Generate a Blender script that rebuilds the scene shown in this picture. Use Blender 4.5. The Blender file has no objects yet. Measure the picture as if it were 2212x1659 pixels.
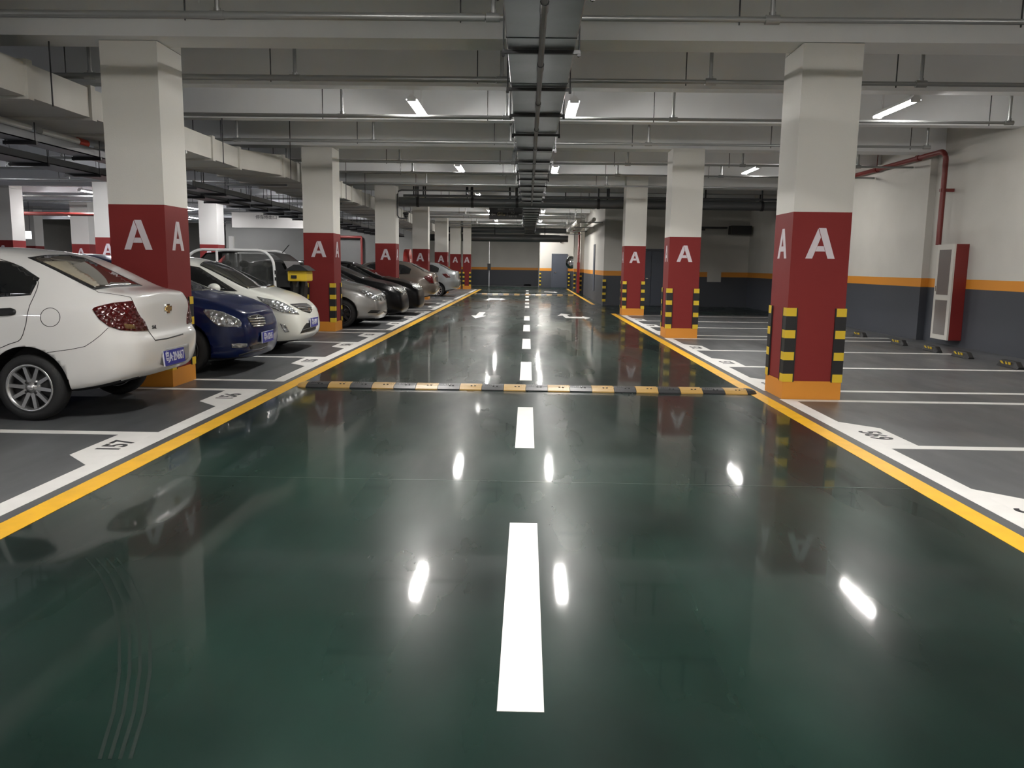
import bpy, bmesh, math, random
from mathutils import Vector, Matrix
from mathutils.bvhtree import BVHTree
from mathutils.geometry import delaunay_2d_cdt
random.seed(7)
S = bpy.context.scene
COL = S.collection
PI = math.pi
# ------------------------------------------------------------------ camera
PW, PH, FOC = 2212, 1659, 1750.0
PIT, YAW, ROL, EYE = math.radians(8.3287), math.radians(0.98285), math.radians(0.78205), 1.40
F_ = Vector((-math.sin(YAW)*math.cos(PIT), math.cos(YAW)*math.cos(PIT), -math.sin(PIT)))
r_ = Vector((math.cos(YAW), math.sin(YAW), 0)); u_ = r_.cross(F_)
R_ = r_*math.cos(ROL) + u_*math.sin(ROL); U_ = u_*math.cos(ROL) - r_*math.sin(ROL)
CAMP = Vector((0, 0, EYE))
cd = bpy.data.cameras.new('camera'); cam = bpy.data.objects.new('camera', cd); COL.objects.link(cam)
cd.sensor_fit = 'HORIZONTAL'; cd.sensor_width = 36; cd.lens = FOC/PW*36; cd.clip_end = 300; cd.clip_start = .05
M = Matrix.Identity(4)
for i in range(3):
    M[i][0] = R_[i]; M[i][1] = U_[i]; M[i][2] = -F_[i]; M[i][3] = CAMP[i]
cam.matrix_world = M
S.camera = cam
def pxray(x, y): return (F_ + R_*((x-PW/2)/FOC) - U_*((y-PH/2)/FOC)).normalized()
def onpl(x, y, ax, v):
    d = pxray(x, y); return CAMP + d*((v-CAMP[ax])/d[ax])
# ------------------------------------------------------------------ world, exposure
W = bpy.data.worlds.new('world'); S.world = W; W.use_nodes = True
W.node_tree.nodes['Background'].inputs[0].default_value = (0, 0, 0, 1)
S.view_settings.view_transform = 'Standard'; S.view_settings.look = 'None'
S.view_settings.gamma = 1; S.view_settings.use_curve_mapping = False
S.view_settings.exposure = 1.45
S.cycles.use_denoising = True
S.cycles.max_bounces = 7; S.cycles.diffuse_bounces = 4; S.cycles.glossy_bounces = 4
S.cycles.transparent_max_bounces = 8; S.cycles.transmission_bounces = 4
S.cycles.sample_clamp_indirect = 4; S.cycles.caustics_reflective = False; S.cycles.caustics_refractive = False; S.cycles.blur_glossy = 1.0
S.cycles.use_adaptive_sampling = False
LAMP = 88.0; WATT = 31.0
# ------------------------------------------------------------------ materials
def mat(name, col, rough=.6, metal=0, spec=.5, coat=0, croug=.03, var=0, vscale=3, bump=0, bscale=40, trans=0, emit=0, aniso=None):
    m = bpy.data.materials.new(name); m.use_nodes = True
    nt = m.node_tree; b = nt.nodes['Principled BSDF']; I = b.inputs
    c = (*col, 1)
    I['Base Color'].default_value = c; I['Roughness'].default_value = rough; I['Metallic'].default_value = metal
    I['Specular IOR Level'].default_value = spec
    I['Coat Weight'].default_value = coat; I['Coat Roughness'].default_value = croug
    if trans: I['Transmission Weight'].default_value = trans
    if emit: I['Emission Color'].default_value = c; I['Emission Strength'].default_value = emit
    if var or bump:
        tc = nt.nodes.new('ShaderNodeTexCoord')
    if var:
        n = nt.nodes.new('ShaderNodeTexNoise'); n.inputs['Scale'].default_value = vscale; n.inputs['Detail'].default_value = 5
        mp = nt.nodes.new('ShaderNodeMapping')
        if aniso: mp.inputs['Scale'].default_value = aniso
        nt.links.new(tc.outputs['Object'], mp.inputs[0]); nt.links.new(mp.outputs[0], n.inputs['Vector'])
        r = nt.nodes.new('ShaderNodeValToRGB'); e = r.color_ramp.elements
        e[0].position = .3; e[1].position = .7
        e[0].color = (*[max(0, v*(1-var)) for v in col], 1); e[1].color = (*[min(1, v*(1+var)) for v in col], 1)
        nt.links.new(n.outputs['Fac'], r.inputs[0]); nt.links.new(r.outputs[0], I['Base Color'])
    if bump:
        n2 = nt.nodes.new('ShaderNodeTexNoise'); n2.inputs['Scale'].default_value = bscale; n2.inputs['Detail'].default_value = 3
        nt.links.new(tc.outputs['Object'], n2.inputs['Vector'])
        bp = nt.nodes.new('ShaderNodeBump'); bp.inputs['Strength'].default_value = bump; bp.inputs['Distance'].default_value = .01
        nt.links.new(n2.outputs['Fac'], bp.inputs['Height']); nt.links.new(bp.outputs[0], I['Normal'])
    return m
def lens_mat(name, col, metal, rough, vs, bump=.8):
    m = mat(name, col, rough, metal, .6, 1, .02); nt = m.node_tree; b = nt.nodes['Principled BSDF']
    tc = nt.nodes.new('ShaderNodeTexCoord'); v = nt.nodes.new('ShaderNodeTexVoronoi'); v.inputs['Scale'].default_value = vs
    nt.links.new(tc.outputs['Object'], v.inputs['Vector'])
    bp = nt.nodes.new('ShaderNodeBump'); bp.inputs['Strength'].default_value = bump; bp.inputs['Distance'].default_value = .03
    nt.links.new(v.outputs['Distance'], bp.inputs['Height']); nt.links.new(bp.outputs[0], b.inputs['Normal'])
    return m
def floor_mat(name, c0, c1, rough, coat, crough, wav):
    m = mat(name, c0, rough, 0, .5, coat, crough); nt = m.node_tree; b = nt.nodes['Principled BSDF']; L = nt.links
    tc = nt.nodes.new('ShaderNodeTexCoord')
    def noise(scale, det, sc=(1, 1, 1), rot=0):
        mp = nt.nodes.new('ShaderNodeMapping'); mp.inputs['Scale'].default_value = sc; mp.inputs['Rotation'].default_value = (0, 0, rot)
        n = nt.nodes.new('ShaderNodeTexNoise'); n.inputs['Scale'].default_value = scale; n.inputs['Detail'].default_value = det
        L.new(tc.outputs['Object'], mp.inputs[0]); L.new(mp.outputs[0], n.inputs['Vector']); return n
    n = noise(.9, 8, (1, .55, 1), .5); r = nt.nodes.new('ShaderNodeValToRGB'); e = r.color_ramp.elements
    e[0].position = .36; e[1].position = .68; e[0].color = (*c0, 1); e[1].color = (*c1, 1)
    L.new(n.outputs['Fac'], r.inputs[0]); L.new(r.outputs[0], b.inputs['Base Color'])
    n2 = noise(1.3, 6, (1.5, .35, 1)); mr = nt.nodes.new('ShaderNodeMapRange')
    mr.inputs['From Min'].default_value = .3; mr.inputs['From Max'].default_value = .7
    mr.inputs['To Min'].default_value = rough*.75; mr.inputs['To Max'].default_value = rough*1.25
    L.new(n2.outputs['Fac'], mr.inputs[0]); L.new(mr.outputs[0], b.inputs['Roughness'])
    b.inputs['Specular IOR Level'].default_value = .06 if wav else .3
    if wav:
        n3 = noise(1.0, 0, (.22, 1.0, 1), .06); bp = nt.nodes.new('ShaderNodeBump'); bp.inputs['Strength'].default_value = wav; bp.inputs['Distance'].default_value = .02
        L.new(n3.outputs['Fac'], bp.inputs['Height']); L.new(bp.outputs[0], b.inputs['Coat Normal']); L.new(bp.outputs[0], b.inputs['Normal'])
    return m
m_green = floor_mat('green_epoxy', (.0022, .0092, .0068), (.0120, .035, .0265), .30, .46, .05, .013)
m_grey = floor_mat('grey_epoxy', (.076, .080, .085), (.125, .130, .135), .42, .12, .25, 0)
m_white = mat('white_wall', (.58, .565, .525), .75, var=.04, vscale=1.2, bump=.15, bscale=60)
m_colw = mat('white_plaster', (.70, .685, .64), .7, bump=.12, bscale=70)
m_ceil = mat('ceiling_paint', (.86, .87, .88), .8, var=.06, vscale=.8)
m_red = mat('dark_red_paint', (.21, .026, .025), .65, spec=.2, bump=.1, bscale=80)
m_orange = mat('orange_paint', (.68, .27, .03), .5, bump=.1, bscale=80)
m_dado = mat('dark_grey_paint', (.05, .055, .067), .55, bump=.1, bscale=80)
m_lettr = mat('letter_white', (.68, .62, .66), .6)
m_yline = mat('yellow_line_paint', (.90, .49, .025), .4, var=.08, vscale=6)
m_wline = mat('white_line_paint', (.84, .83, .80), .45, var=.04, vscale=5)
m_digit = mat('digit_black', (.03, .03, .035), .5)
m_gy = mat('guard_yellow', (.72, .50, .03), .45)
m_gk = mat('guard_black', (.012, .012, .013), .55)
m_pipe = mat('grey_pipe', (.28, .285, .28), .32, metal=.55)
m_dpipe = mat('dark_pipe', (.13, .135, .14), .38, metal=.4)
m_duct = mat('galvanised_dark', (.30, .31, .33), .30, metal=.85, var=.15, vscale=2)
m_strap = mat('black_strap', (.015, .015, .017), .45)
m_wduct = mat('duct_board', (.60, .585, .54), .65, var=.05, vscale=2)
m_rpipe = mat('red_pipe', (.17, .022, .018), .4)
m_lampw = mat('lamp_white', (.8, .8, .8), .5)
m_tube = mat('tube_glow', (1, .97, .93), .5, emit=LAMP)
m_tube2 = mat('tube_glow_cool', (.97, .96, 1), .5, emit=LAMP*.8)
m_black = mat('black_plastic', (.012, .012, .013), .5)
m_rub = mat('tyre_rubber', (.014, .014, .015), .75, bump=.2, bscale=90)
m_alloy = mat('alloy', (.58, .58, .58), .25, metal=.9)
m_dalloy = mat('dark_alloy', (.08, .08, .085), .3, metal=.8)
m_chrome = mat('chrome', (.75, .75, .75), .12, metal=1)
m_glass = mat('tinted_glass', (.010, .011, .012), .04, spec=.6, coat=1, croug=.01)
m_glassg = mat('green_tint_glass', (.035, .038, .035), .05, spec=.6, coat=1, croug=.01)
m_glassb = mat('interior_reflection_glass', (.055, .045, .036), .05, spec=.6, coat=1, croug=.01)  # brown of the cabin and reflections put into the pane's base colour
m_shade = mat('sunshade_cloth', (.36, .32, .24), .4, coat=1, croug=.03, var=.2, vscale=5)
m_head = lens_mat('headlamp_glass', (.34, .35, .36), .6, .2, 19, .5)
m_tail = lens_mat('tail_lamp_red', (.07, .0015, .0015), .1, .22, 26, .5)
m_seam = mat('seam_dark', (.03, .03, .03), .6)
m_tail.node_tree.nodes['Principled BSDF'].inputs['Coat Weight'].default_value = .3
m_plate = mat('plate_blue', (.035, .04, .30), .35)
m_platew = mat('plate_white', (.75, .75, .8), .4)
m_gold = mat('badge_gold', (.55, .38, .16), .3, metal=.7)
m_door = mat('grey_door', (.075, .085, .11), .45)
m_pane = mat('cabinet_pane', (.20, .185, .175), .15, coat=.6)
m_cabw = mat('cabinet_white', (.62, .60, .55), .4)
m_sign = mat('sign_black', (.014, .015, .016), .4)
m_signt = mat('sign_text', (.33, .33, .32), .5)
m_signy = mat('sign_text_gold', (.38, .34, .18), .5)
m_cc = mat('concrete_unpainted', (.135, .135, .125), .85, var=.08, vscale=.7)
m_ccl = mat('concrete_pale', (.30, .30, .28), .85, var=.06, vscale=.7)
m_lit = mat('lit_sign', (.9, .92, 1), .5, emit=1.0)
def paint(name, col, metal=0, rough=.35, coat=1):
    return mat(name, col, rough, metal, .5, coat, .02)
p_white = paint('paint_white', (.80, .79, .77)); p_white2 = paint('paint_pearl', (.76, .77, .71))
p_blue = mat('paint_blue', (.002, .0085, .055), .3, spec=.2, coat=.45, croug=.02); p_silver = paint('paint_silver', (.33, .33, .325), .6, .33)
p_black = mat('paint_black', (.0035, .0035, .004), .3, spec=.12, coat=.08, croug=.03); p_tan = paint('paint_bronze', (.16, .135, .115), .55, .35)
p_silv2 = paint('paint_silver_blue', (.30, .32, .33), .55, .35)
# ------------------------------------------------------------------ mesh helpers
def tag(o, label=None, cat=None, group=None, kind=None):
    if label: o['label'] = label
    if cat: o['category'] = cat
    if group: o['group'] = group
    if kind: o['kind'] = kind
    return o
def empty(name, loc, rz=0, **k):
    o = bpy.data.objects.new(name, None); COL.objects.link(o); o.location = loc; o.rotation_euler = (0, 0, rz)
    o.empty_display_size = .1
    return tag(o, **k)
def link(name, me, parent=None, loc=None, **k):
    o = bpy.data.objects.new(name, me); COL.objects.link(o)
    if parent: o.parent = parent
    if loc is not None: o.location = loc
    return tag(o, **k)
class MB:
    def __init__(s): s.v = []; s.f = []; s.m = []; s.sm = []
    def add(s, vs, fs, mi=0, smooth=False):
        k = len(s.v); s.v += [tuple(v) for v in vs]
        for f in fs: s.f.append([i+k for i in f]); s.m.append(mi); s.sm.append(smooth)
        return s
    def box(s, x0, x1, y0, y1, z0, z1, mi=0, T=None):
        vs = [Vector((x, y, z)) for x in (x0, x1) for y in (y0, y1) for z in (z0, z1)]
        if T: vs = [T @ v for v in vs]
        return s.add(vs, [(0, 1, 3, 2), (4, 6, 7, 5), (0, 4, 5, 1), (2, 3, 7, 6), (0, 2, 6, 4), (1, 5, 7, 3)], mi)
    def tube(s, pts, r, n=12, mi=0, caps=True):
        pts = [Vector(p) for p in pts]; rings = []
        for i, p in enumerate(pts):
            a = pts[max(0, i-1)]; b = pts[min(len(pts)-1, i+1)]; d = (b-a).normalized()
            ref = Vector((0, 0, 1)) if abs(d.z) < .9 else Vector((1, 0, 0))
            e1 = d.cross(ref).normalized(); e2 = d.cross(e1)
            k = 1.0
            if 0 < i < len(pts)-1:
                c = max(.5, abs((pts[i+1]-p).normalized().dot(d))); k = 1/c
            rr = r[i] if isinstance(r, (list, tuple)) else r
            rings.append([p + (e1*math.cos(2*PI*j/n) + e2*math.sin(2*PI*j/n))*rr*(k if k < 1.5 else 1.5) for j in range(n)])
        vs = [v for q in rings for v in q]; fs = []
        for i in range(len(pts)-1):
            for j in range(n): fs.append((i*n+j, i*n+(j+1) % n, (i+1)*n+(j+1) % n, (i+1)*n+j))
        s.add(vs, fs, mi, True)
        if caps:
            s.add(rings[0], [tuple(range(n))[::-1]], mi); s.add(rings[-1], [tuple(range(n))], mi)
        return s
    def prism(s, poly, a0, a1, ax='z', mi=0, T=None):
        def P(u, v, w): return Vector({'z': (u, v, w), 'y': (u, w, v), 'x': (w, u, v)}[ax])
        n = len(poly); vs = [P(u, v, a0) for u, v in poly] + [P(u, v, a1) for u, v in poly]
        if T: vs = [T @ v for v in vs]
        fs = [tuple(range(n))[::-1], tuple(range(n, 2*n))] + [(i, (i+1) % n, n+(i+1) % n, n+i) for i in range(n)]
        return s.add(vs, fs, mi)
    def lathe(s, prof, n=32, ax='y', mi=0, c=(0, 0, 0), closed=False):
        c = Vector(c); vs = []
        for (r, h) in prof:
            for j in range(n):
                a = 2*PI*j/n; u, w = r*math.cos(a), r*math.sin(a)
                vs.append(c + Vector({'y': (u, h, w), 'z': (u, w, h), 'x': (h, u, w)}[ax]))
        m = len(prof); fs = []
        for i in range(m if closed else m-1):
            i2 = (i+1) % m
            for j in range(n): fs.append((i*n+j, i*n+(j+1) % n, i2*n+(j+1) % n, i2*n+j))
        return s.add(vs, fs, mi, True)
    def mesh(s, name, mats, fixn=True):
        me = bpy.data.meshes.new(name); me.from_pydata(s.v, [], s.f)
        for m in (mats if isinstance(mats, (list, tuple)) else [mats]): me.materials.append(m)
        me.polygons.foreach_set('material_index', s.m); me.polygons.foreach_set('use_smooth', s.sm)
        if fixn:
            b = bmesh.new(); b.from_mesh(me); bmesh.ops.recalc_face_normals(b, faces=b.faces); b.to_mesh(me); b.free()
        me.update(); return me
    def build(s, name, mats, parent=None, loc=None, fixn=True, **k): return link(name, s.mesh(name, mats, fixn), parent, loc, **k)
def bevel(o, w, seg=2):
    m = o.modifiers.new('b', 'BEVEL'); m.width = w; m.segments = seg; m.limit_method = 'ANGLE'; return o
def ico(center, rad, seg=2, sc=(1, 1, 1)):
    b = bmesh.new(); bmesh.ops.create_icosphere(b, subdivisions=seg, radius=rad)
    vs = [Vector((v.co.x*sc[0], v.co.y*sc[1], v.co.z*sc[2])) + Vector(center) for v in b.verts]; fs = [[v.index for v in f.verts] for f in b.faces]
    b.free(); return vs, fs
_tc = {}
def text_mesh(txt, size, ext=.0015, bold=.0):
    k = (txt, size, ext, bold)
    if k in _tc: return _tc[k]
    c = bpy.data.curves.new('t', 'FONT'); c.body = txt; c.size = size; c.extrude = ext; c.offset = bold
    c.align_x = 'CENTER'; c.align_y = 'CENTER'; c.resolution_u = 4
    o = bpy.data.objects.new('t', c); COL.objects.link(o); bpy.context.view_layer.update()
    me = bpy.data.meshes.new_from_object(o.evaluated_get(bpy.context.evaluated_depsgraph_get()))
    bpy.data.objects.remove(o); me.materials.clear(); _tc[k] = me; return me
def text(name, txt, size, m, parent, Mx, bold=0, sx=1, **k):
    me = text_mesh(txt, size, .0015, bold).copy(); me.materials.clear(); me.materials.append(m)
    me.transform(Mx @ Matrix.Diagonal((sx, 1, 1, 1)))
    return link(name, me, parent, **k)
def frame(o, x, y):            # matrix from origin, x axis, y axis
    x = Vector(x).normalized(); y = Vector(y); z = x.cross(y).normalized(); y = z.cross(x)
    Mx = Matrix.Identity(4)
    for i in range(3): Mx[i][0] = x[i]; Mx[i][1] = y[i]; Mx[i][2] = z[i]; Mx[i][3] = o[i]
    return Mx
def dup(o, parent=None, **k):
    c = o.copy(); COL.objects.link(c)
    if parent: c.parent = parent
    for ch in o.children: dup(ch, c)
    return tag(c, **k)
ORD = ['nearest', 'second', 'third', 'fourth', 'fifth', 'sixth', 'seventh', 'eighth', 'ninth', 'tenth', 'eleventh', 'twelfth', 'thirteenth', 'fourteenth']
# ================================================================== SETTING
XL, XR, YB, YF, ZC = -32.0, 8.08, -12.0, 60.0, 4.28
LY = [8.91, 16.65, 24.5, 32.4, 40.2]          # left pillar front faces
RY = [8.77, 16.29, 23.84]
BY = [-6.7, 1.05, 8.78, 16.5, 24.3, 32.0, 39.7, 47.4]   # main beams
def cz(y):      # height of the soffit over y
    for i, b in enumerate(BY):
        if b-.06 < y < b+.45: return 3.70
        if i < len(BY)-1:
            d = (BY[i+1]-b)/3
            for k in (1, 2):
                if b+d*k-.05 < y < b+d*k+.25: return 3.77
    return ZC-.004
def floor():
    q = []
    def R(x0, x1, y0, y1, mi): q.append((x0, x1, y0, y1, mi))
    R(XL, -2.72, YB, 48.2, 1); R(-2.72, 2.6, YB, 48.2, 0); R(2.6, 8.6, YB, 24.45, 1); R(2.6, 8.6, 24.45, 29.8, 0); R(2.6, 8.6, 29.8, 48.2, 0)
    R(XL, 8.6, 48.2, 54.6, 0); R(XL, 8.6, 54.6, YF+.5, 1)
    b = MB()
    for x0, x1, y0, y1, mi in q: b.add([(x0, y0, 0), (x1, y0, 0), (x1, y1, 0), (x0, y1, 0)], [(0, 1, 2, 3)], mi)
    b.build('floor', [m_green, m_grey], kind='structure', label='glossy dark green aisle floor between grey parking bays')
floor()
MB().box(XL, 8.6, YB, YF+.5, ZC, ZC+.2).build('ceiling', m_ceil, kind='structure', label='pale grey concrete ceiling slab')
for i, y in enumerate(BY):
    MB().box(XL, 8.6, y-.03, y+.42, 3.70, ZC).build('ceiling_beam', m_ceil, kind='structure')
    if i < len(BY)-1:
        d = (BY[i+1]-y)/3
        for k in (1, 2):
            MB().box(XL, 8.6, y+d*k-.02, y+d*k+.22, 3.77, ZC).build('ceiling_beam', m_ceil, kind='structure')
for x in (-12.0, -19.8):
    MB().box(x-.2, x+.2, YB, YF, 3.72, ZC).build('ceiling_beam', m_ceil, kind='structure')
def banded(x0, x1, y0, y1, name, zt=ZC, **k):      # wall with dado and orange strip as paint on one mesh
    b = MB()
    for z0, z1, mi in ((0, 1.08, 0), (1.08, 1.255, 1), (1.255, zt, 2)):
        vs = [(x0, y0), (x1, y0), (x1, y1), (x0, y1)]
        b.add([(x, y, z) for z in (z0, z1) for x, y in vs], [(0, 1, 5, 4), (1, 2, 6, 5), (2, 3, 7, 6), (3, 0, 4, 7)], mi)
    b.add([(x0, y0, zt), (x1, y0, zt), (x1, y1, zt), (x0, y1, zt)], [(0, 1, 2, 3)], 2)
    return b.build(name, [m_dado, m_orange, m_white], kind='structure', **k)
banded(8.12, 8.5, YB, 16.72, 'wall_right', label='white side wall with orange stripe and dark base')
banded(7.98, 8.5, 16.72, 29.8, 'wall_right_far')
# far block with the double door, its corner at the aisle
banded(2.76, 8.5, 29.8, 40.2, 'wall_core', label='white block wall facing the cross aisle')
banded(3.05, 8.5, 40.2, 53.0, 'wall_core_far')
banded(2.72, 3.1, 42.6, 43.3, 'wall_pier'); banded(2.66, 3.1, 47.0, 47.8, 'wall_pier_far')
banded(.78, 3.1, 53.0, 54.6, 'wall_end_right'); banded(XL, 3.1, 58.2, 58.6, 'wall_end', label='shaded end wall with orange stripe')
MB().box(.76, 1.0, 54.6, 58.2, 0, ZC).build('wall_end_return', m_white, kind='structure')
MB().box(XL-.2, XL, YB, YF, 0, ZC).build('wall_left', m_white, kind='structure')
MB().box(XL, 8.6, YB-.2, YB, 0, ZC).build('wall_back', m_white, kind='structure')
MB().box(-17.0, -8.0, 46.0, 46.3, 0, ZC).build('wall_middle', m_cc, kind='structure', label='bare grey wall behind the parked cars')
MB().box(-8.0, -5.6, 46.0, 46.3, 0, ZC).build('wall_middle_far', m_ccl, kind='structure')
MB().box(-13.6, -9.6, 37.6, 38.0, 2.95, 3.72).add([], []).build('ceiling_bulkhead', m_white, kind='structure')
text('sign_writing', '停车场出口', .2, m_digit, None, frame((-12.0, 37.59, 3.42), (1, 0, 0), (0, 0, 1)), label='small dark writing on the pale hanging bulkhead at the back left', cat='sign')
# ================================================================== floor paint
def rect(b, x0, x1, y0, y1, z=.002): b.box(x0, x1, y0, y1, .0004, z)
def mark(name, b, m, label, cat='road marking', group=None): return b.build(name, m, label=label, cat=cat, group=group)
b = MB(); rect(b, -2.79, -2.63, YB+.5, 47.2, .0025); mark('border_line', b, m_yline, 'long yellow border line on the side of the parked cars')
b = MB(); rect(b, 2.525, 2.67, YB+.5, 24.55, .0025); mark('border_line', b, m_yline, 'long yellow border line on the side of the empty bays')
b = MB(); rect(b, 2.4, 2.53, 30.2, 50.5, .0025); mark('border_line', b, m_yline, 'short far yellow line along the white block wall')
dash = [(2.39, 4.29), (6.14, 7.97), (9.88, 11.81), (13.7, 15.6), (17.4, 19.3), (20.9, 22.7), (27.1, 28.6), (29.7, 31.2), (32.8, 34.3), (36.2, 37.8), (41.0, 42.6), (45.0, 46.6)]
for i, (a, c) in enumerate(dash):
    b = MB(); rect(b, -.075, .075, a, c); mark('centre_dash', b, m_wline, f'white centre line dash, {ORD[i]} from the camera along the green aisle', group='centre line dashes')
RL = [[1.85, 4.12, 6.41, 8.68], [9.40, 11.66, 13.93, 16.2], [17.0, 19.25, 21.45, 23.75]]
LLn = [[1.7, 4.05, 6.43, 8.78], [9.52, 11.98, 14.36, 16.45], [17.25, 19.6, 21.95, 24.3], [25.2, 27.55, 29.9, 32.2], [33.1, 35.4, 37.7, 40.0], [40.9, 43.2, 45.4, 46.9]]
for g in RL:
    b = MB(); rect(b, 2.76, 2.91, g[0]-.06, g[-1]+.06)
    for y in g: rect(b, 2.91, 7.55, y-.06, y+.06, .0018)
    mark('bay_outline', b, m_wline, ['white lines of the empty bays nearest the camera, before the first right pillar', 'white lines of the empty bays between the first and second right pillars', 'white lines of the empty bays between the second and third right pillars'][RL.index(g)], group='bay outlines')
for i, g in enumerate(LLn):
    b = MB(); rect(b, -3.02, -2.87, g[0]-.06, g[-1]+.06)
    for y in g: rect(b, -8.2, -3.02, y-.06, y+.06, .0018)
    mark('bay_outline', b, m_wline, f'white lines of the {ORD[i]} block of left bays counted from the camera', group='bay outlines')
def number_box(side, y, txt):
    s = 1 if side > 0 else -1
    x = 2.91 if s > 0 else -3.02
    root = empty('bay_number', (x, y, 0), label=f'painted bay number {txt} in its white box on the {"empty right" if s > 0 else "left"} bays', cat='road marking', group='bay numbers')
    poly = [(0, 0), (.27*s, 0), (.27*s, .72*s), (0, 1.0*s)]
    MB().prism(poly, .0004, .0023).build('white_box', m_wline, root)
    up = (s, 0, 0); rt = (0, -s, 0)
    text('digits', txt, .25, m_digit, root, frame((.085*s, .40*s, .0030), rt, up), bold=.004, sx=.95)
    return root
for y, t in ((4.17, '568'), (6.46, '569'), (9.45, '570'), (11.7, '571'), (13.97, '572'), (17.05, '573'), (19.3, '574'), (21.5, '575')): number_box(1, y, t)
for y, t in ((4.0, '158'), (6.38, '157'), (8.73, '156'), (11.93, '155'), (14.31, '154'), (16.4, '153'), (19.55, '152'), (21.9, '151'), (24.25, '150'), (27.5, '149'), (29.85, '148'), (32.15, '147')): number_box(-1, y, t)
def arrow(pts, label):
    b = MB(); b.prism(pts, .0004, .0022); mark('lane_arrow', b, m_wline, label, group='lane arrows')
arrow([(-1.56, 22.7), (-1.36, 21.45), (-1.13, 22.6), (-1.24, 22.65), (-1.24, 24.3), (-1.43, 24.3), (-1.43, 22.7)], 'white arrow pointing at the camera on the left half of the aisle')
arrow([(.86, 23.0), (1.02, 24.2), (1.28, 23.7), (1.16, 23.55), (1.18, 22.75), (1.56, 22.75), (1.56, 23.1), (1.75, 22.35), (1.56, 21.75), (1.56, 22.1), (1.06, 22.1), (1.02, 23.2)], 'white double headed arrow on the right half of the aisle')
arrow([(-1.78, 33.0), (-1.55, 32.4), (-1.5, 33.2), (-1.1, 33.5), (-1.1, 33.0), (-.9, 33.9), (-1.12, 34.8), (-1.12, 34.3), (-1.62, 34.9), (-1.66, 33.2)], 'far white double headed arrow left of the centre line')
arrow([(.93, 44.7), (1.47, 44.3), (1.47, 45.0), (1.63, 43.6), (1.45, 42.8), (1.45, 43.4), (.93, 44.2)], 'farthest white arrow, right of the centre line near the end door')
b = MB()
for k in range(4):
    P = [onpl(x+k*22, y, 2, 0) for x, y in ((185, 1205), (215, 1240), (245, 1300), (258, 1370), (258, 1450), (245, 1540), (215, 1640))]
    vs = [(p.x+d, p.y, z) for p in P for d, z in ((-.006, .0004), (.006, .0004), (.006, .0008), (-.006, .0008))]
    b.add(vs, [(4*i+j, 4*i+(j+1) % 4, 4*i+4+(j+1) % 4, 4*i+4+j) for i in range(6) for j in range(4)])
b.build('tyre_mark', mat('tyre_mark', (.007, .017, .013), .5, spec=.12), label='faint curved tyre marks on the green floor at lower left', cat='tyre mark')
# floor joint
MB().box(-2.6, 2.5, 5.15, 5.156, .0003, .0012).build('trim_1', mat('joint', (.06, .085, .075), .3), kind='structure', label='thin pale joint line across the green floor')
# ================================================================== pillars
SZ = .615
def L_poly(x, y):  # legs pieces of letter A in a .31 x .32 box, lower left at x,y
    return [[(x, y), (x+.072, y), (x+.151, y+.222), (x+.118, y+.315)], [(x+.235, y), (x+.31, y), (x+.2, y+.32), (x+.124, y+.32)], [(x+.101, y+.075), (x+.204, y+.075), (x+.186, y+.13), (x+.121, y+.13)]]
_pm = {}
def pillar_meshes(w):
    if w in _pm: return _pm[w]
    b = MB()
    for z0, z1, mi, o in ((0, .2, 0, .008), (.2, 2.0, 1, 0), (2.0, 3.695, 2, 0)):
        x0, x1 = -w/2-o, w/2+o
        b.add([(x, y, z) for z in (z0, z1) for x, y in ((x0, x0), (x1, x0), (x1, x1), (x0, x1))], [(0, 1, 5, 4), (1, 2, 6, 5), (2, 3, 7, 6), (3, 0, 4, 7)], mi)
    sh = b.mesh('shaft', [m_orange, m_red, m_colw], False)
    gs = []
    for sx, sy in ((-1, -1), (1, -1), (1, 1), (-1, 1)):
        b = MB(); h = w/2; t = .014; lg = .095; z = .19
        def ang(z0, z1, mi, e=0):
            a = [(h+t, h+t), (h+t, h-lg), (h+.001, h-lg-.006), (h+.001, h+.001), (h-lg-.006, h+.001), (h-lg, h+t)]
            b.prism([(px*sx, py*sy) for px, py in a], z0, z1, mi=mi)
        zz = z
        for k in range(7):
            dz = .088 if k % 2 == 0 else .149
            ang(zz, zz+dz, 0 if k % 2 == 0 else 1); zz += dz
        b.box(*sorted((sx*(h+.001), sx*(h+t+.003))), *sorted((sy*(h-lg-.012), sy*(h-lg))), z, zz, 1)
        b.box(*sorted((sx*(h-lg-.012), sx*(h-lg))), *sorted((sy*(h+.001), sy*(h+t+.003))), z, zz, 1)
        gs.append(b.mesh('corner_guard', [m_gy, m_gk]))
    ls = []
    for k in range(2):
        b = MB()
        for p in L_poly(-.155, 1.515):
            if k == 0: b.prism(p, -w/2-.002, -w/2+.0005, 'y')
            else: b.prism([(-u, v) for u, v in p], -w/2-.002, -w/2+.0005, 'x')
        ls.append(b.mesh('letter', m_lettr))
    # facing +x copy
    b = MB()
    for p in L_poly(-.155, 1.515): b.prism(p, w/2-.0005, w/2+.002, 'x')
    ls.append(b.mesh('letter', m_lettr))
    _pm[w] = (sh, gs, ls); return _pm[w]
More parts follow.
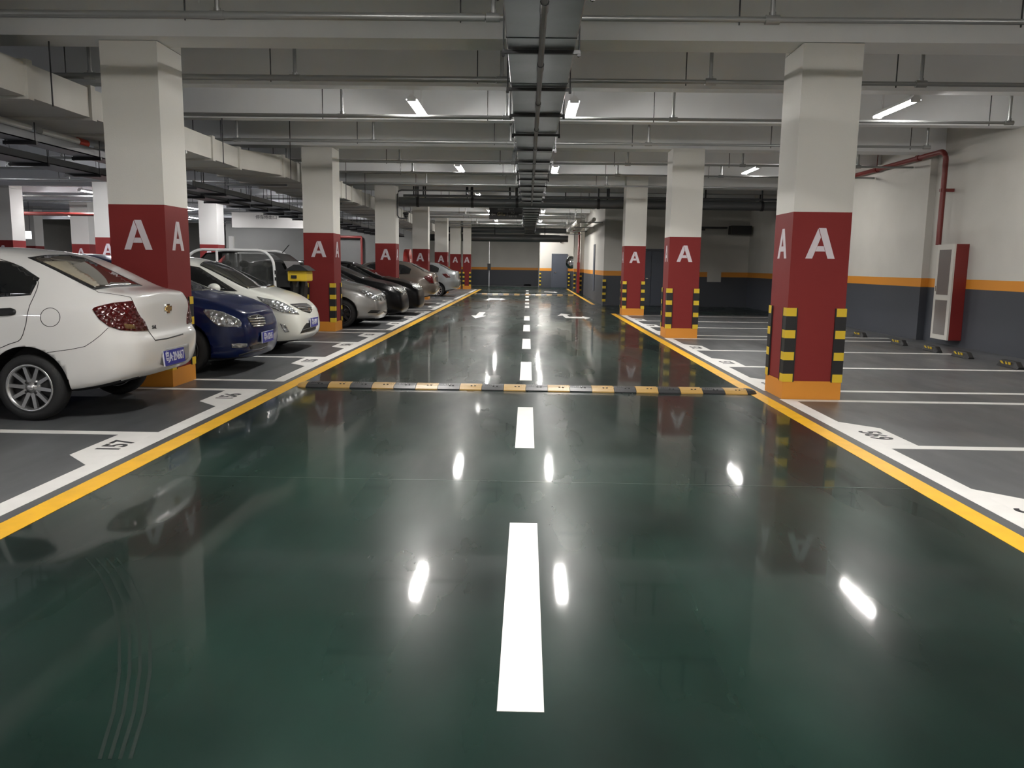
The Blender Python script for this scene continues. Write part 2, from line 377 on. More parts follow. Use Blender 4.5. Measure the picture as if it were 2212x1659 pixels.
def pillar(cx, yf, label, side=0, guards=True, w=SZ, grp='marked pillars'):
    sh, gs, ls = pillar_meshes(w)
    r = empty('concrete_pillar', (cx, yf+w/2, 0), label=label, cat='pillar', group=grp, kind='thing')
    link('shaft', sh, r)
    yb = max([b for b in BY if b < yf+.3])+.425
    if yf+w-yb > .05: MB().box(cx-w/2, cx+w/2, max(yb, yf), yf+w, 3.70, ZC).build('trim_2', m_colw, kind='structure')
    if guards:
        for g in gs: link('corner_guard', g, r)
    link('letter', ls[0], r)
    if side > 0: link('letter', ls[1], r)     # aisle face of right pillars looks to -x
    if side < 0: link('letter', ls[2], r)
    return r
LX = -3.955-SZ/2; RX = 2.795+SZ/2
lab = ['largest pillar marked A at left, behind the boot of the white saloon', 'second left pillar marked A, between the pearl white car and the silver car', 'third left pillar marked A, rising behind the black cars', 'fourth left pillar marked A, behind the bronze car', 'fifth left pillar marked A, beyond the far silver car']
for y, l in zip(LY, lab): pillar(LX, y, l, -1)
pillar(LX+.1, 47.0, 'sixth left pillar marked A, at the far corner of the parked row', -1, w=.6)
pillar(-3.5, 47.05, 'last left pillar marked A, joined to the sixth at the end of the row', 0, w=.45)
for y, l in zip(RY, ['largest pillar marked A at right, standing on the bay corner', 'second right pillar marked A, in the middle of the empty bays', 'third right pillar marked A, at the cross aisle before the grey double door']): pillar(RX, y, l, 1)
for x, y, l in ((-11.35, 21.98, 'back pillar marked A seen just left of the largest left pillar'), (-11.5, 29.4, 'back pillar seen between the two nearest left pillars, behind the pearl white car'), (-17.4, 26.9, 'back pillar at the left edge of the photo above the white roof'), (-17.6, 32.0, 'back pillar behind the red base left of the largest left pillar'), (-23.5, 38.2, 'farthest back pillar above the white saloon roof')):
    pillar(x, y, l, 0, w=.66 if x > -17 else .7, grp='back pillars')
# ================================================================== sprinkler pipes
PYs = [-0.2, 2.2, 4.7, 7.32, 9.68, 12.07, 14.47, 17.40, 19.3, 21.9]
PYs += [28.2, 30.6, 35.6, 38.0, 43.3, 46.0]
RXs = [2.05+2.38*k for k in range(-9, 3)]
pl = ['over the camera, hindmost', 'over the camera, middle', 'over the camera, foremost'] + [f'{ORD[i]} of those across the top of the photo' for i in range(7)] + [f'{ORD[i]} of those beyond the dark cross pipes' for i in range(6)]
for i, y in enumerate(PYs):
    zp = 3.5 if y < 24 else 3.55; rr = .034 if i < 5 else .028
    if i == 7: zp = 3.516
    x1 = {5: 6.85, 6: 6.82}.get(i, 7.95 if y < 24 else 2.4)
    r = empty('sprinkler_pipe', (0, y, zp), label=f'thin grey sprinkler pipe under the ceiling, {pl[i]}', cat='pipe', group='sprinkler pipes')
    b = MB()
    xj = -.4
    b.tube([(-24, 0, 0), (xj, 0, 0)], rr); b.tube([(xj, 0, 0), (x1, 0, 0)], rr*.72)
    for x in RXs:
        if -8 < x < x1: b.tube([(x-.06, 0, 0), (x+.06, 0, 0)], rr*1.18)
    b.build('pipe', m_pipe, r)
    top = cz(y)-zp
    for x in RXs:
        if x < -13 or x > x1+.05: continue
        near = y < 24
        c = MB().tube([(x, 0, 0), (x, 0, top)], .022 if near else .018, 8); c.tube([(x, 0, .03), (x, 0, .06)], .03, 8); c.build('riser', m_pipe, r)
        MB().tube([(x-.28, 0, -.045), (x-.28, 0, top)], .007, 6).build('hanger_rod', m_strap, r)
# ================================================================== tube lamps
def lamp_meshes(mt, xs=(-.045, .045)):
    a = MB(); a.prism([(-.08, .004), (-.03, .06), (-.025, .075), (.025, .075), (.03, .06), (.08, .004), (.076, .004), (.028, .03), (-.028, .03), (-.076, .004)], -.62, .62, 'y')
    a.box(-.065, .065, -.62, -.605, -.025, .03); a.box(-.065, .065, .605, .62, -.025, .03)
    t = MB()
    for x in xs: t.tube([(x, -.6, 0), (x, .6, 0)], .015, 8)
    return a.mesh('housing', m_lampw), t.mesh('tube', mt)
LM = lamp_meshes(m_tube); LM2 = lamp_meshes(m_tube2); LM3 = lamp_meshes(m_tube, (.04,))
def lamp(x, y, z, label, grp, lm=LM, rx=0):
    r = empty('tube_lamp', (x, y, z), label=label, cat='lamp', group=grp)
    link('housing', lm[0], r); link('tube', lm[1], r)
    ld = bpy.data.lights.new('lamp_light', 'AREA'); ld.shape = 'RECTANGLE'; ld.size = .13 if lm is not LM3 else .05; ld.size_y = 1.2
    ld.energy = WATT*(.5 if lm is LM3 else .8 if lm is LM2 else 1); ld.color = (1, .97, .93) if lm is not LM2 else (.97, .96, 1)
    lo = bpy.data.objects.new('lamp_light', ld); COL.objects.link(lo); lo.parent = r; lo.location = (0, 0, -.022)
    MB().box(-.012, .012, -.45, -.43, .075, cz(y-.44)-z).build('hanger_rod', m_lampw, r); MB().box(-.012, .012, .43, .45, .075, cz(y+.44)-z).build('hanger_rod', m_lampw, r)
ly = [-10.8, -3.1, 4.6, 12.5, 20.1, 27.6, 35.3, 42.9, 51.3]
nm = ['behind the camera, farther', 'behind the camera', 'overhead out of view'] + [f'{ORD[k]} row in view' for k in range(6)]
for i, y in enumerate(ly):
    if i != 5: lamp(.62, y, 3.70, f'lit twin tube lamp right of the overhead duct, {nm[i]}', 'aisle lamps')
    lamp(-1.68, y, 3.70, f'lit twin tube lamp left of the overhead duct, {nm[i]}', 'aisle lamps')
    if i < 5: lamp(5.25, y-.3, 3.70, f'lit tube lamp over the empty right bays, {nm[i]}', 'bay lamps', LM3)
k = 0
for y in (-3.0, 12.5, 28.2, 43.9):
    for x in (-10.0, -15.1, -18.0, -24.5):  # nearest lamp by the first pillar is added unseen to brighten the trays
        k += 1
        lamp(x, y, 3.70, f'bright lamp over the left bays, {ORD[(-10.0, -15.1, -18.0, -24.5).index(x)]} out from the aisle, {["behind the camera", "by the first pillar", "by the middle pillars", "by the far wall"][(-3.0, 12.5, 28.2, 43.9).index(y)]}', 'left field lamps', LM2)
lamp(-10.4, 31.8, 3.70, 'bright lamp behind the pearl white car, seen left of the second left pillar', 'left field lamps', LM2)
lamp(-14.8, 36.0, 3.70, 'bright lamp seen just right of the largest left pillar', 'left field lamps', LM2)
lamp(-28.0, 46.2, 3.70, 'farthest bright lamp at the far left wall', 'left field lamps', LM2)
lamp(-9.6, 36.0, 3.70, 'lamp hidden behind the second left pillar', 'left field lamps', LM2)  # extra source kept out of sight, added to brighten the back left wall
lamp(-9.6, 20.0, 3.70, 'lamp hidden behind the largest left pillar', 'left field lamps', LM2)  # unseen lamp added to lift the dim left field
lamp(-14.6, 20.0, 3.70, 'lamp over the left bays outside the photo', 'left field lamps', LM2)  # made-up lamp beyond the frame, adds light to the left bays
# ================================================================== central duct
def central_duct():
    r = empty('cable_duct', (0.085, 0, 3.2), label='long dark metal duct hanging over the middle of the aisle', cat='duct')
    b = MB(); b.box(-.285, .285, -4, 24.2, 0, .17); o = b.build('duct_body', m_duct, r); bevel(o, .01)
    for y in [-1.6+1.46*k for k in range(18)]:
        c = MB(); c.box(-.33, .33, y-.018, y+.018, -.035, -.005)
        for sx in (-1, 1): c.tube([(sx*.318, y, -.06), (sx*.318, y, cz(y)-3.2)], .0075, 6); c.box(sx*.318-.014, sx*.318+.014, y-.014, y+.014, -.055, -.03)
        c.build('strap', m_strap, r)
    for y in [-1.4+1.64*k for k in range(16)]:
        MB().box(-.287, .287, y-.004, y+.004, -.004, .172).build('seam', m_strap, r)
    b = MB(); b.tube([(.0, -4, -.062), (.0, 24.1, -.062)], .024, 10)
    for y in [-1+1.7*k for k in range(15)]: b.tube([(.0, y-.1, -.062), (.0, y+.1, -.062)], .031, 10)
    b.build('conduit', m_dpipe, r)
    r2 = empty('cable_duct', (0.085, 0, 3.2), label='far stretch of dark duct beyond the cross pipes, left of the end door', cat='duct')
    MB().box(-.27, .27, 27.5, 48.9, .08, .23).build('duct_body', m_duct, r2)
    for y in [27.8+1.46*k for k in range(15)]:
        c = MB(); c.box(-.31, .31, y-.02, y+.02, .045, .075)
        for sx in (-1, 1): c.tube([(sx*.3, y, .03), (sx*.3, y, cz(y)-3.2)], .008, 6)
        c.build('strap', m_strap, r2)
central_duct()
# ================================================================== left board duct
def board_duct():
    r = empty('air_duct', (0, 0, 0), label='pale rectangular air duct running behind the left pillars', cat='duct')
    path = [(-5.2, -6), (-5.2, 14.9), (-4.78, 15.9), (-4.78, 45.5)]
    wd = 1.25; z0, z1 = 3.06, 3.40
    b = MB(); vs = []
    for x, y in path: vs += [(x, y, z0), (x, y, z1+(.03 if y > 15 else 0)), (x-wd, y, z1+(.03 if y > 15 else 0)), (x-wd, y, z0)]
    fs = []
    for i in range(3):
        for j in range(4): fs.append((i*4+j, i*4+(j+1) % 4, i*4+4+(j+1) % 4, i*4+4+j))
    fs += [(0, 1, 2, 3), (12, 13, 14, 15)]
    b.add(vs, fs); b.build('duct_body', m_wduct, r)
    ys = [-5+1.24*k for k in range(42)]
    for k, y in enumerate(ys):
        if y > 45: break
        x = -5.2 if y < 14.9 else (-4.78 if y > 15.9 else -5.2+(y-14.9)*.42)
        dz = .03 if y > 15 else 0
        MB().box(x-wd-.03, x+.03, y-.05, y+.05, z0-.03, z1+.03+dz).build('flange', m_wduct, r)
        if k % 2: MB().tube([(x+.05, y+.35, z0-.03), (x+.05, y+.35, cz(y+.35))], .008, 6).build('hanger_rod', m_strap, r)
    for k in range(9): MB().box(-6.6, -5.1, -3+5.1*k, -2.95+5.1*k, z0-.075, z0-.032).build('support_bar', m_pipe, r)
board_duct()
# cable trays under it at left
def tray(x, y0, y1, z, w, label, top=None):
    r = empty('cable_tray', (x, y0, z), label=label, cat='cable tray', group='left cable trays')
    MB().box(-w/2, w/2, 0, y1-y0, 0, .012).box(-w/2, -w/2+.01, 0, y1-y0, 0, .11).box(w/2-.01, w/2, 0, y1-y0, 0, .11).build('trough', m_dpipe, r)
    for k in range(int((y1-y0)/1.5)+1):
        c = MB(); c.box(-w/2-.06, w/2+.06, k*1.5, k*1.5+.04, -.045, -.002)
        for s in (-1, 1): c.tube([(s*(w/2+.04), k*1.5+.02, -.05), (s*(w/2+.04), k*1.5+.02, (top or cz(y0+k*1.5+.02))-z)], .007, 6)
        c.build('bracket', m_strap, r)
tray(-6.17, 4, 12.9, 2.815, .29, 'dark cable tray hanging at upper left of the largest left pillar', 3.03)
tray(-7.6, 8, 41, 2.84, .5, 'long dark cable tray farther left, under the pale air duct')
tray(-6.4, 15.2, 41, 2.76, .4, 'dark cable tray seen between the nearest two left pillars')
def wpipe(x, y0, y1, z, r, label, red=False):
    o = empty('pipe_section', (x, y0, z), label=label, cat='pipe', group='white pipe sections')
    MB().tube([(0, 0, 0), (0, y1-y0, 0)], r).build('pipe', m_lampw, o)
    if red: MB().tube([(0, y1-y0-.1, 0), (0, y1-y0+.12, 0)], r*1.2).build('end_cap', mat('red_cap', (.55, .05, .03), .4), o, label='bright red end cap')
wpipe(-6.09, 8.28, 10.08, 2.972, .046, 'white pipe section resting on the tray at the left edge')
wpipe(-6.09, 10.3, 11.25, 2.972, .046, 'white pipe section with a red end on the upper left tray', True)
# ================================================================== cross pipes over the cross aisle
def cross():
    def hang(r, x, y, z, h): MB().tube([(x, y, z), (x, y, z+h)], .025, 6).build('hanger_rod', m_strap, r)
    r = empty('cross_pipe', (0, 25.0, 3.26), label='thick dark pipe across the whole aisle beyond the third pillars', cat='pipe', group='dark cross pipes')
    MB().tube([(-3.93, 0, 0), (8.0, 0, 0)], .135, 20).build('pipe', m_dpipe, r)
    for x in (-3.35, -1.7, -.35, 2.1, 5, 7): MB().tube([(x-.04, 0, 0), (x+.04, 0, 0)], .15, 20).build('clamp', m_strap, r); hang(r, x, 0, .13, cz(25.0)-3.39)
    for y, z, q, l in ((25.9, 3.52, .04, 'thin'), (26.4, 3.42, .06, 'medium')):
        r = empty('cross_pipe', (0, y, z), label=f'{l} dark pipe across the aisle just above and behind the thick one', cat='pipe', group='dark cross pipes')
        MB().tube([(-3.93, 0, 0), (8.0, 0, 0)], q, 12).build('pipe', m_dpipe, r)
        for x in (-3.6, -3.3, -1.95, -1.8, -.6, -.4, 2.5, 5.5): hang(r, x, 0, 0, cz(y)-z)
    r = empty('cable_tray', (0, 27.0, 3.38), label='black cable tray across the right end of the cross aisle ceiling', cat='cable tray')
    MB().box(.7, 8.0, -.25, .25, 0, .14).build('trough', m_strap, r)
    for x in (1.2, 3.3, 5.4, 7.5): MB().tube([(x, 0, .1), (x, 0, ZC-3.38)], .02, 6).build('hanger_rod', m_strap, r)
    r = empty('cross_pipe', (0, 49.4, 3.0), label='dark pipe bundle crossing in front of the end wall', cat='pipe', group='dark cross pipes')
    MB().tube([(-14, 0, .02), (1.9, 0, .02)], .22, 14).tube([(-14, .3, .5), (2.5, .3, .5)], .16, 12).tube([(1.9, 0, .02), (2.4, 0, .02)], .2, 12).build('pipe', m_dpipe, r)
    for x in (-10, -6, -2, 1): hang(r, x, 0, .2, cz(49.4)-3.2)
    r = empty('wall_duct', (2.3, 30.5, 3.05), label='pale pipe run along the top of the white block wall', cat='pipe')
    MB().tube([(.1, -.3, .05), (.1, 11.6, .05)], .07, 12).tube([(-.25, 3, .15), (-.25, 11.6, .15)], .1, 12).build('pipe', m_wduct, r)
    for y in (0, 4, 8, 11.4): MB().box(-.4, .45, y, y+.06, -.06, -.02).tube([(-.35, y, -.05), (-.35, y, ZC-3.05)], .012, 6).build('bracket', m_pipe, r)
cross()
# black boxes (vents) at back right top
r = empty('vent_box', (0, 0, 0), label='dark stepped cable box high on the back right wall', cat='vent box')
MB().box(5.0, 5.55, 29.4, 29.79, 2.62, 2.78).box(5.55, 6.3, 29.45, 29.79, 2.72, 2.80).box(5.3, 7.1, 29.5, 29.79, 2.80, 2.86).box(7.2, 7.9, 29.3, 29.79, 2.60, 2.9).build('box_body', m_strap, r)
MB().box(6.52, 7.02, 29.785, 29.80, .90, 1.26).build('wall_patch', m_white, label='unpainted pale patch interrupting the orange stripe of the back right wall', cat='wall patch')
# ================================================================== right wall fittings
r = empty('fire_pipe', (7.9, 15.98, 0), label='dark red fire pipe rising above the hose cabinet on the right wall', cat='pipe')
MB().tube([(0, 0, 1.9), (0, 0, 3.50)]+[(-.02*math.sin(t*PI/12), .16-.16*math.cos(t*PI/12), 3.50+.16*math.sin(t*PI/12)) for t in range(1, 7)]+[(-.03, 8.4, 3.66)], .05).build('pipe', m_rpipe, r)
MB().box(-.06, .2, -.03, .03, 2.9, 2.96).build('clamp', m_rpipe, r)
for y in (1.0, 3.0): MB().tube([(-.023, y, 3.66), (-.023, y+.12, 3.66)], .066).tube([(-.023, y+.05, 3.7), (-.023, y+.05, cz(15.98+y+.05))], .008, 6).build('coupling', m_rpipe, r)
r = empty('hose_cabinet', (7.86, 15.26, .12), label='tall red hose cabinet with white framed glass door on the right wall', cat='cabinet')
MB().box(.02, .255, 0, .62, 0, 1.78).build('carcass', mat('cabinet_red', (.19, .018, .016), .4), r)
d = MB(); d.box(-.012, .02, 0, .62, 0, 1.78)
dd = d.build('door', m_cabw, r)
for z0, z1 in ((.09, .74), (.84, 1.68)): MB().box(-.018, -.011, .1, .53, z0, z1).build('pane', m_pane, dd)
MB().box(-.022, -.012, .55, .57, .9, 1.0).build('handle', m_chrome, dd)
# wheel stops
def wheel_stop(x, y, label):
    r = empty('wheel_stop', (x, y, 0), label=label, cat='wheel stop', group='wheel stops')
    prof = [(-.075, 0), (.075, 0), (.04, .1), (-.04, .1)]
    vs = []; L = .27
    for yy, s in ((-L, .0), (-L+.09, 1), (L-.09, 1), (L, .0)):
        for px, pz in prof: vs.append((px*(1 if s else .8), yy, pz*(1 if s else .28)))
    fs = [(i*4+j, i*4+(j+1) % 4, i*4+4+(j+1) % 4, i*4+4+j) for i in range(3) for j in range(4)] + [(0, 1, 2, 3), (12, 13, 14, 15)]
    bevel(MB().add(vs, fs).build('body', m_gk, r), .008)
    T = Matrix.Translation((-.058, 0, .05)) @ Matrix.Rotation(-math.radians(19), 4, 'Y')
    for p in ([(.05, -.036), (.10, -.036), (.16, .036), (.11, .036)], [(-.035, -.036), (.035, -.036), (.02, .036), (0, .036)], [(-.10, -.036), (-.055, -.036), (-.05, .036), (-.115, .036)]):
        MB().prism(p, -.003, .004, 'x', T=T).build('reflector', m_gy, r)
wl = ['farthest wheel stop along the right wall', 'second farthest wheel stop along the right wall, left of the hose cabinet', 'middle wheel stop along the right wall, just under the hose cabinet', 'second nearest wheel stop along the right wall', 'nearest wheel stop along the right wall, at the right edge']
for (x, y), l in zip(((7.1, 17.36), (7.14, 15.62), (7.17, 14.4), (7.19, 13.42), (7.2, 12.1)), wl): wheel_stop(x, y, l)
for x, l in ((-2.75, 'leftmost'), (-1.75, 'second'), (-.85, 'third'), (.15, 'rightmost')):
    o = MB().prism([(-.28, 0), (.28, 0), (.22, .1), (-.22, .1)], 57.2, 57.35, 'y').build('wheel_stop', m_gk, label=f'tiny {l} wheel stop before the shaded end wall', cat='wheel stop', group='far wheel stops')
# ================================================================== speed bumps
def bump(y, x0, n, w, dep, label, h=.048, detail=True):
    r = empty('speed_bump', (x0, y, 0), label=label, cat='speed bump')
    pr = [(-dep/2, 0), (-dep/2, .012), (-dep*.3, h*.8), (-dep*.12, h), (dep*.12, h), (dep*.3, h*.8), (dep/2, .012), (dep/2, 0)]
    for k in range(n):
        a, c = k*w+.002, (k+1)*w-.002
        b = MB(); b.prism(pr, a, c, 'x')
        if detail:
            for q in range(5):   # ribs on the near slope
                xx = a+.02+(.115 if k % 2 else .0)+q*.022
                b.add([(xx, -dep*.42, .022), (xx+.009, -dep*.42, .022), (xx+.03, -dep*.14, h+.004), (xx+.021, -dep*.14, h+.004), (xx, -dep*.42, .01), (xx+.009, -dep*.42, .01), (xx+.03, -dep*.14, h-.005), (xx+.021, -dep*.14, h-.005)], [(0, 1, 2, 3), (0, 4, 5, 1), (1, 5, 6, 2), (2, 6, 7, 3), (3, 7, 4, 0)])
        o = b.build('segment', m_by if k % 2 else m_bk, r)
        if detail:
            for dx in (.13, .17):
                MB().lathe([(0, .004), (.011, .004), (.011, -.02)], 10, 'z', c=(a+dx, -dep*.27, h*.86)).build('bolt_hole', m_black, o)
    for s, xx, m in ((-1, 0, m_by), (1, n*w, m_bk)):
        vs = []; fs = []; K = 6
        for i in range(K+1):
            t = i/K; sc = math.sqrt(max(0.0, 1-t*t))
            for py, pz in pr: vs.append((xx+s*t*.14, py*sc, pz*sc if i < K else 0))
        m8 = len(pr)
        for i in range(K):
            for j in range(m8-1): fs.append((i*m8+j, i*m8+j+1, i*m8+m8+j+1, i*m8+m8+j))
        MB().add(vs, fs).build('end_cap', m, r)
m_by = mat('bump_yellow', (.52, .32, .09), .4); m_bk = mat('bump_black', (.022, .023, .026), .4)
bump(9.18, -2.49, 20, .249, .34, 'yellow and black rubber speed bump across the aisle by the first pillars')
bump(39.4, -2.45, 18, .26, .34, 'far pale speed bump across the aisle near its end', detail=False)
# ================================================================== far doors, signs, small items
def door(name, p0, p1, z1, leaves, label, hx):
    r = empty(name, (0, 0, 0), label=label, cat='door', kind='structure')
    x0, x1 = p0[0], p1[0]; y = p0[1]
    MB().box(x0-.06, x0, y-.05, y+.05, 0, z1+.06).box(x1, x1+.06, y-.05, y+.05, 0, z1+.06).box(x0, x1, y-.05, y+.05, z1, z1+.06).build('frame', m_door, r)
    w = (x1-x0)/leaves
    for k in range(leaves):
        o = MB().box(x0+k*w+.006, x0+(k+1)*w-.006, y-.035, y+.02, .01, z1-.006).build('leaf', m_door, r)
    MB().box(hx, hx+.12, y-.075, y-.05, .98, 1.01).box(hx, hx+.03, y-.075, y-.035, .98, 1.01).build('handle', m_chrome, o)
    return r
door('door_1', (3.98, 29.79), (4.98, 29.79), 2.0, 2, 'grey double door in the block wall between the second and third right pillars', 4.25)
door('door_2', (1.6, 52.99), (2.52, 52.99), 2.12, 1, 'grey single door in the end wall of the aisle', 1.72)
MB().box(2.735, 2.77, 33.6, 34.3, .42, 2.3).build('wall_panel', m_door, label='narrow grey panel on the side of the white block wall', cat='panel')
def cguard(x, y, label, h=.8, z=.14):
    r = empty('corner_guard', (x, y, z), label=label, cat='corner guard', group='wall corner guards')
    b = MB(); zz = 0
    for k in range(7):
        dz = .088 if k % 2 == 0 else .149
        b.box(-.018, .10, -.018, 0, zz, zz+dz, 0 if k % 2 == 0 else 1); b.box(-.018, 0, 0, .10, zz, zz+dz, 0 if k % 2 == 0 else 1); zz += dz
    b.build('angle_strip', [m_gy, m_gk], r)
cguard(2.76, 29.8, 'yellow and black corner guard on the near corner of the white block wall')
cguard(2.72, 42.6, 'yellow and black guard right of the far red pipe')
cguard(2.66, 47.0, 'yellow and black guard left of the far red pipe')
cguard(.78, 53.0, 'yellow and black guard on the corner left of the end door')
cguard(2.64, 52.98, 'yellow and black guard right of the end door')
r = empty('fire_pipe', (2.62, 42.3, 0), label='far red fire pipe standing against the white block wall', cat='pipe')
MB().tube([(0, 0, 0.02), (0, 0, 3.1), (.0, 0, 3.16), (-.35, 0, 3.18)], .06).build('pipe', m_rpipe, r)
MB().box(-.07, .07, -.07, .07, .05, 1.6).build('casing', mat('casing_red', (.36, .03, .03), .4), r)
r = empty('convex_mirror', (2.55, 48.5, 1.62), label='round convex mirror leaning out beside the end door', cat='mirror')
pr = [(.001, -.07), (.15, -.06), (.27, -.035), (.36, 0), (.38, .012), (.36, .03), (.001, .03)]
T = Matrix.Rotation(math.radians(-38), 4, 'Z')
b = MB().lathe(pr, 28, 'y'); b.v = [tuple(T @ Vector(v)) for v in b.v]; b.build('dish', m_chrome, r)
MB().tube([(0, 0, 0), (.15, .12, .05), (.5, .2, .05)], .02).build('arm', m_strap, r)
def cctv(p, label):
    r = empty('security_camera', p, label=label, cat='camera', group='security cameras')
    b = MB(); v, f = ico((0, 0, -.06), .075, 2); b.add(v, f, 0, True); b.build('dome', m_glass, r)
    MB().lathe([(.001, .03), (.085, .03), (.09, -.03), (.001, -.03)], 16, 'z').build('mount', m_strap, r)
r = empty('camera_conduit', (-3.925, 24.72, 0), label='thin bent conduit beside the third left pillar carrying a camera', cat='conduit')
MB().tube([(3.5, 0, 3.58), (.12, 0, 3.58), (.03, 0, 3.55), (0, 0, 3.46), (0, 0, 2.84), (.03, 0, 2.78), (.10, 0, 2.75), (.3, 0, 2.75)], .022, 10).build('pipe', m_dpipe, r)
cctv((-3.68, 24.72, 2.9), 'black dome camera on a bent conduit by the third left pillar')
cctv((2.1, 52.91, 3.0), 'small black dome camera high above the end door')
r = empty('hanging_sign', (-.8, 33.0, 3.22), label='black hanging direction sign with arrows across the left of the duct', cat='sign')
MB().box(-.77, .56, -.04, .04, 0, .47).build('board', m_sign, r)
for x in (-.5, .45): MB().tube([(x, 0, .47), (x, 0, ZC-3.22)], .012, 6).build('hanger_rod', m_strap, r)
def stx(t, x, z, s, m): text('lettering', t, s, m, r, frame((x, -.043, z), (1, 0, 0), (0, 0, 1)))
stx('G1', -.33, .19, .2, m_signy); stx('#', -.17, .16, .11, m_signy); stx('A2', .17, .25, .13, m_signt); stx('地库大堂', .17, .11, .085, m_signt)
stx('地库出口', -.3, .385, .07, m_signt); stx('往大堂', .12, .385, .07, m_signt); stx('|', -.05, .2, .2, m_signt)
for s, x in ((-1, -.6), (1, .5)):
    MB().prism([(x-.09*s, .165), (x+.03*s, .165), (x+.03*s, .12), (x+.1*s, .185), (x+.03*s, .25), (x+.03*s, .205), (x-.09*s, .205)], -.046, -.04, 'y').build('arrow', m_signt, r)
r = empty('barrier_post', (-2.55, 54.2, 0), label='thin white pole with a black box before the shaded end wall', cat='pole')
MB().tube([(0, 0, 0), (0, 0, 3.3)], .02, 8).build('pole', m_lampw, r)
MB().box(-.11, .11, -.08, .08, 1.05, 1.5).build('box', m_black, r)
r = empty('exit_sign', (-20.45, 32.9, 2.15), label='small lit white sign at the back left above the white saloon roof', cat='sign')
MB().box(-.32, .32, 0, .1, .05, .35).build('lit_panel', m_lit, r)
for x in (-.3, .3): MB().tube([(x, .05, .35), (x, .05, cz(32.95)-2.15)], .012, 6).build('hanger_rod', m_strap, r)
r = empty('fire_pipe', (-9.3, 45.8, 0), label='red fire pipe on the wall seen between the second and third left pillars', cat='pipe')
MB().tube([(0, 0, 0), (0, 0, 2.75), (.0, 0, 2.85), (-2.2, 0, 2.85)], .07).build('pipe', m_rpipe, r)
r = empty('fire_pipe', (-13.2, 28.0, 0), label='red fire pipe with its branch left of the largest left pillar', cat='pipe')
MB().tube([(.6, 0, 0), (.6, 0, 2.86), (.55, 0, 2.92), (-9.5, 0, 2.95)], .06).build('pipe', m_rpipe, r)
r = empty('fire_extinguisher_drum', (-5.22, 33.3, 0), label='red curved hose drum by the fourth left pillar', cat='hose drum')
MB().lathe([(.001, -.12), (.48, -.12), (.5, -.1), (.5, .1), (.48, .12), (.001, .12)], 32, 'x', c=(0.33, 0, 1.5)).build('drum', mat('drum_red', (.42, .035, .025), .4), r)
MB().box(.2, .46, -.12, .12, 1.38, 1.6).build('bracket', m_lampw, r); MB().box(.3, .38, -.04, .04, 0, 1.4).build('stand', m_rpipe, r)
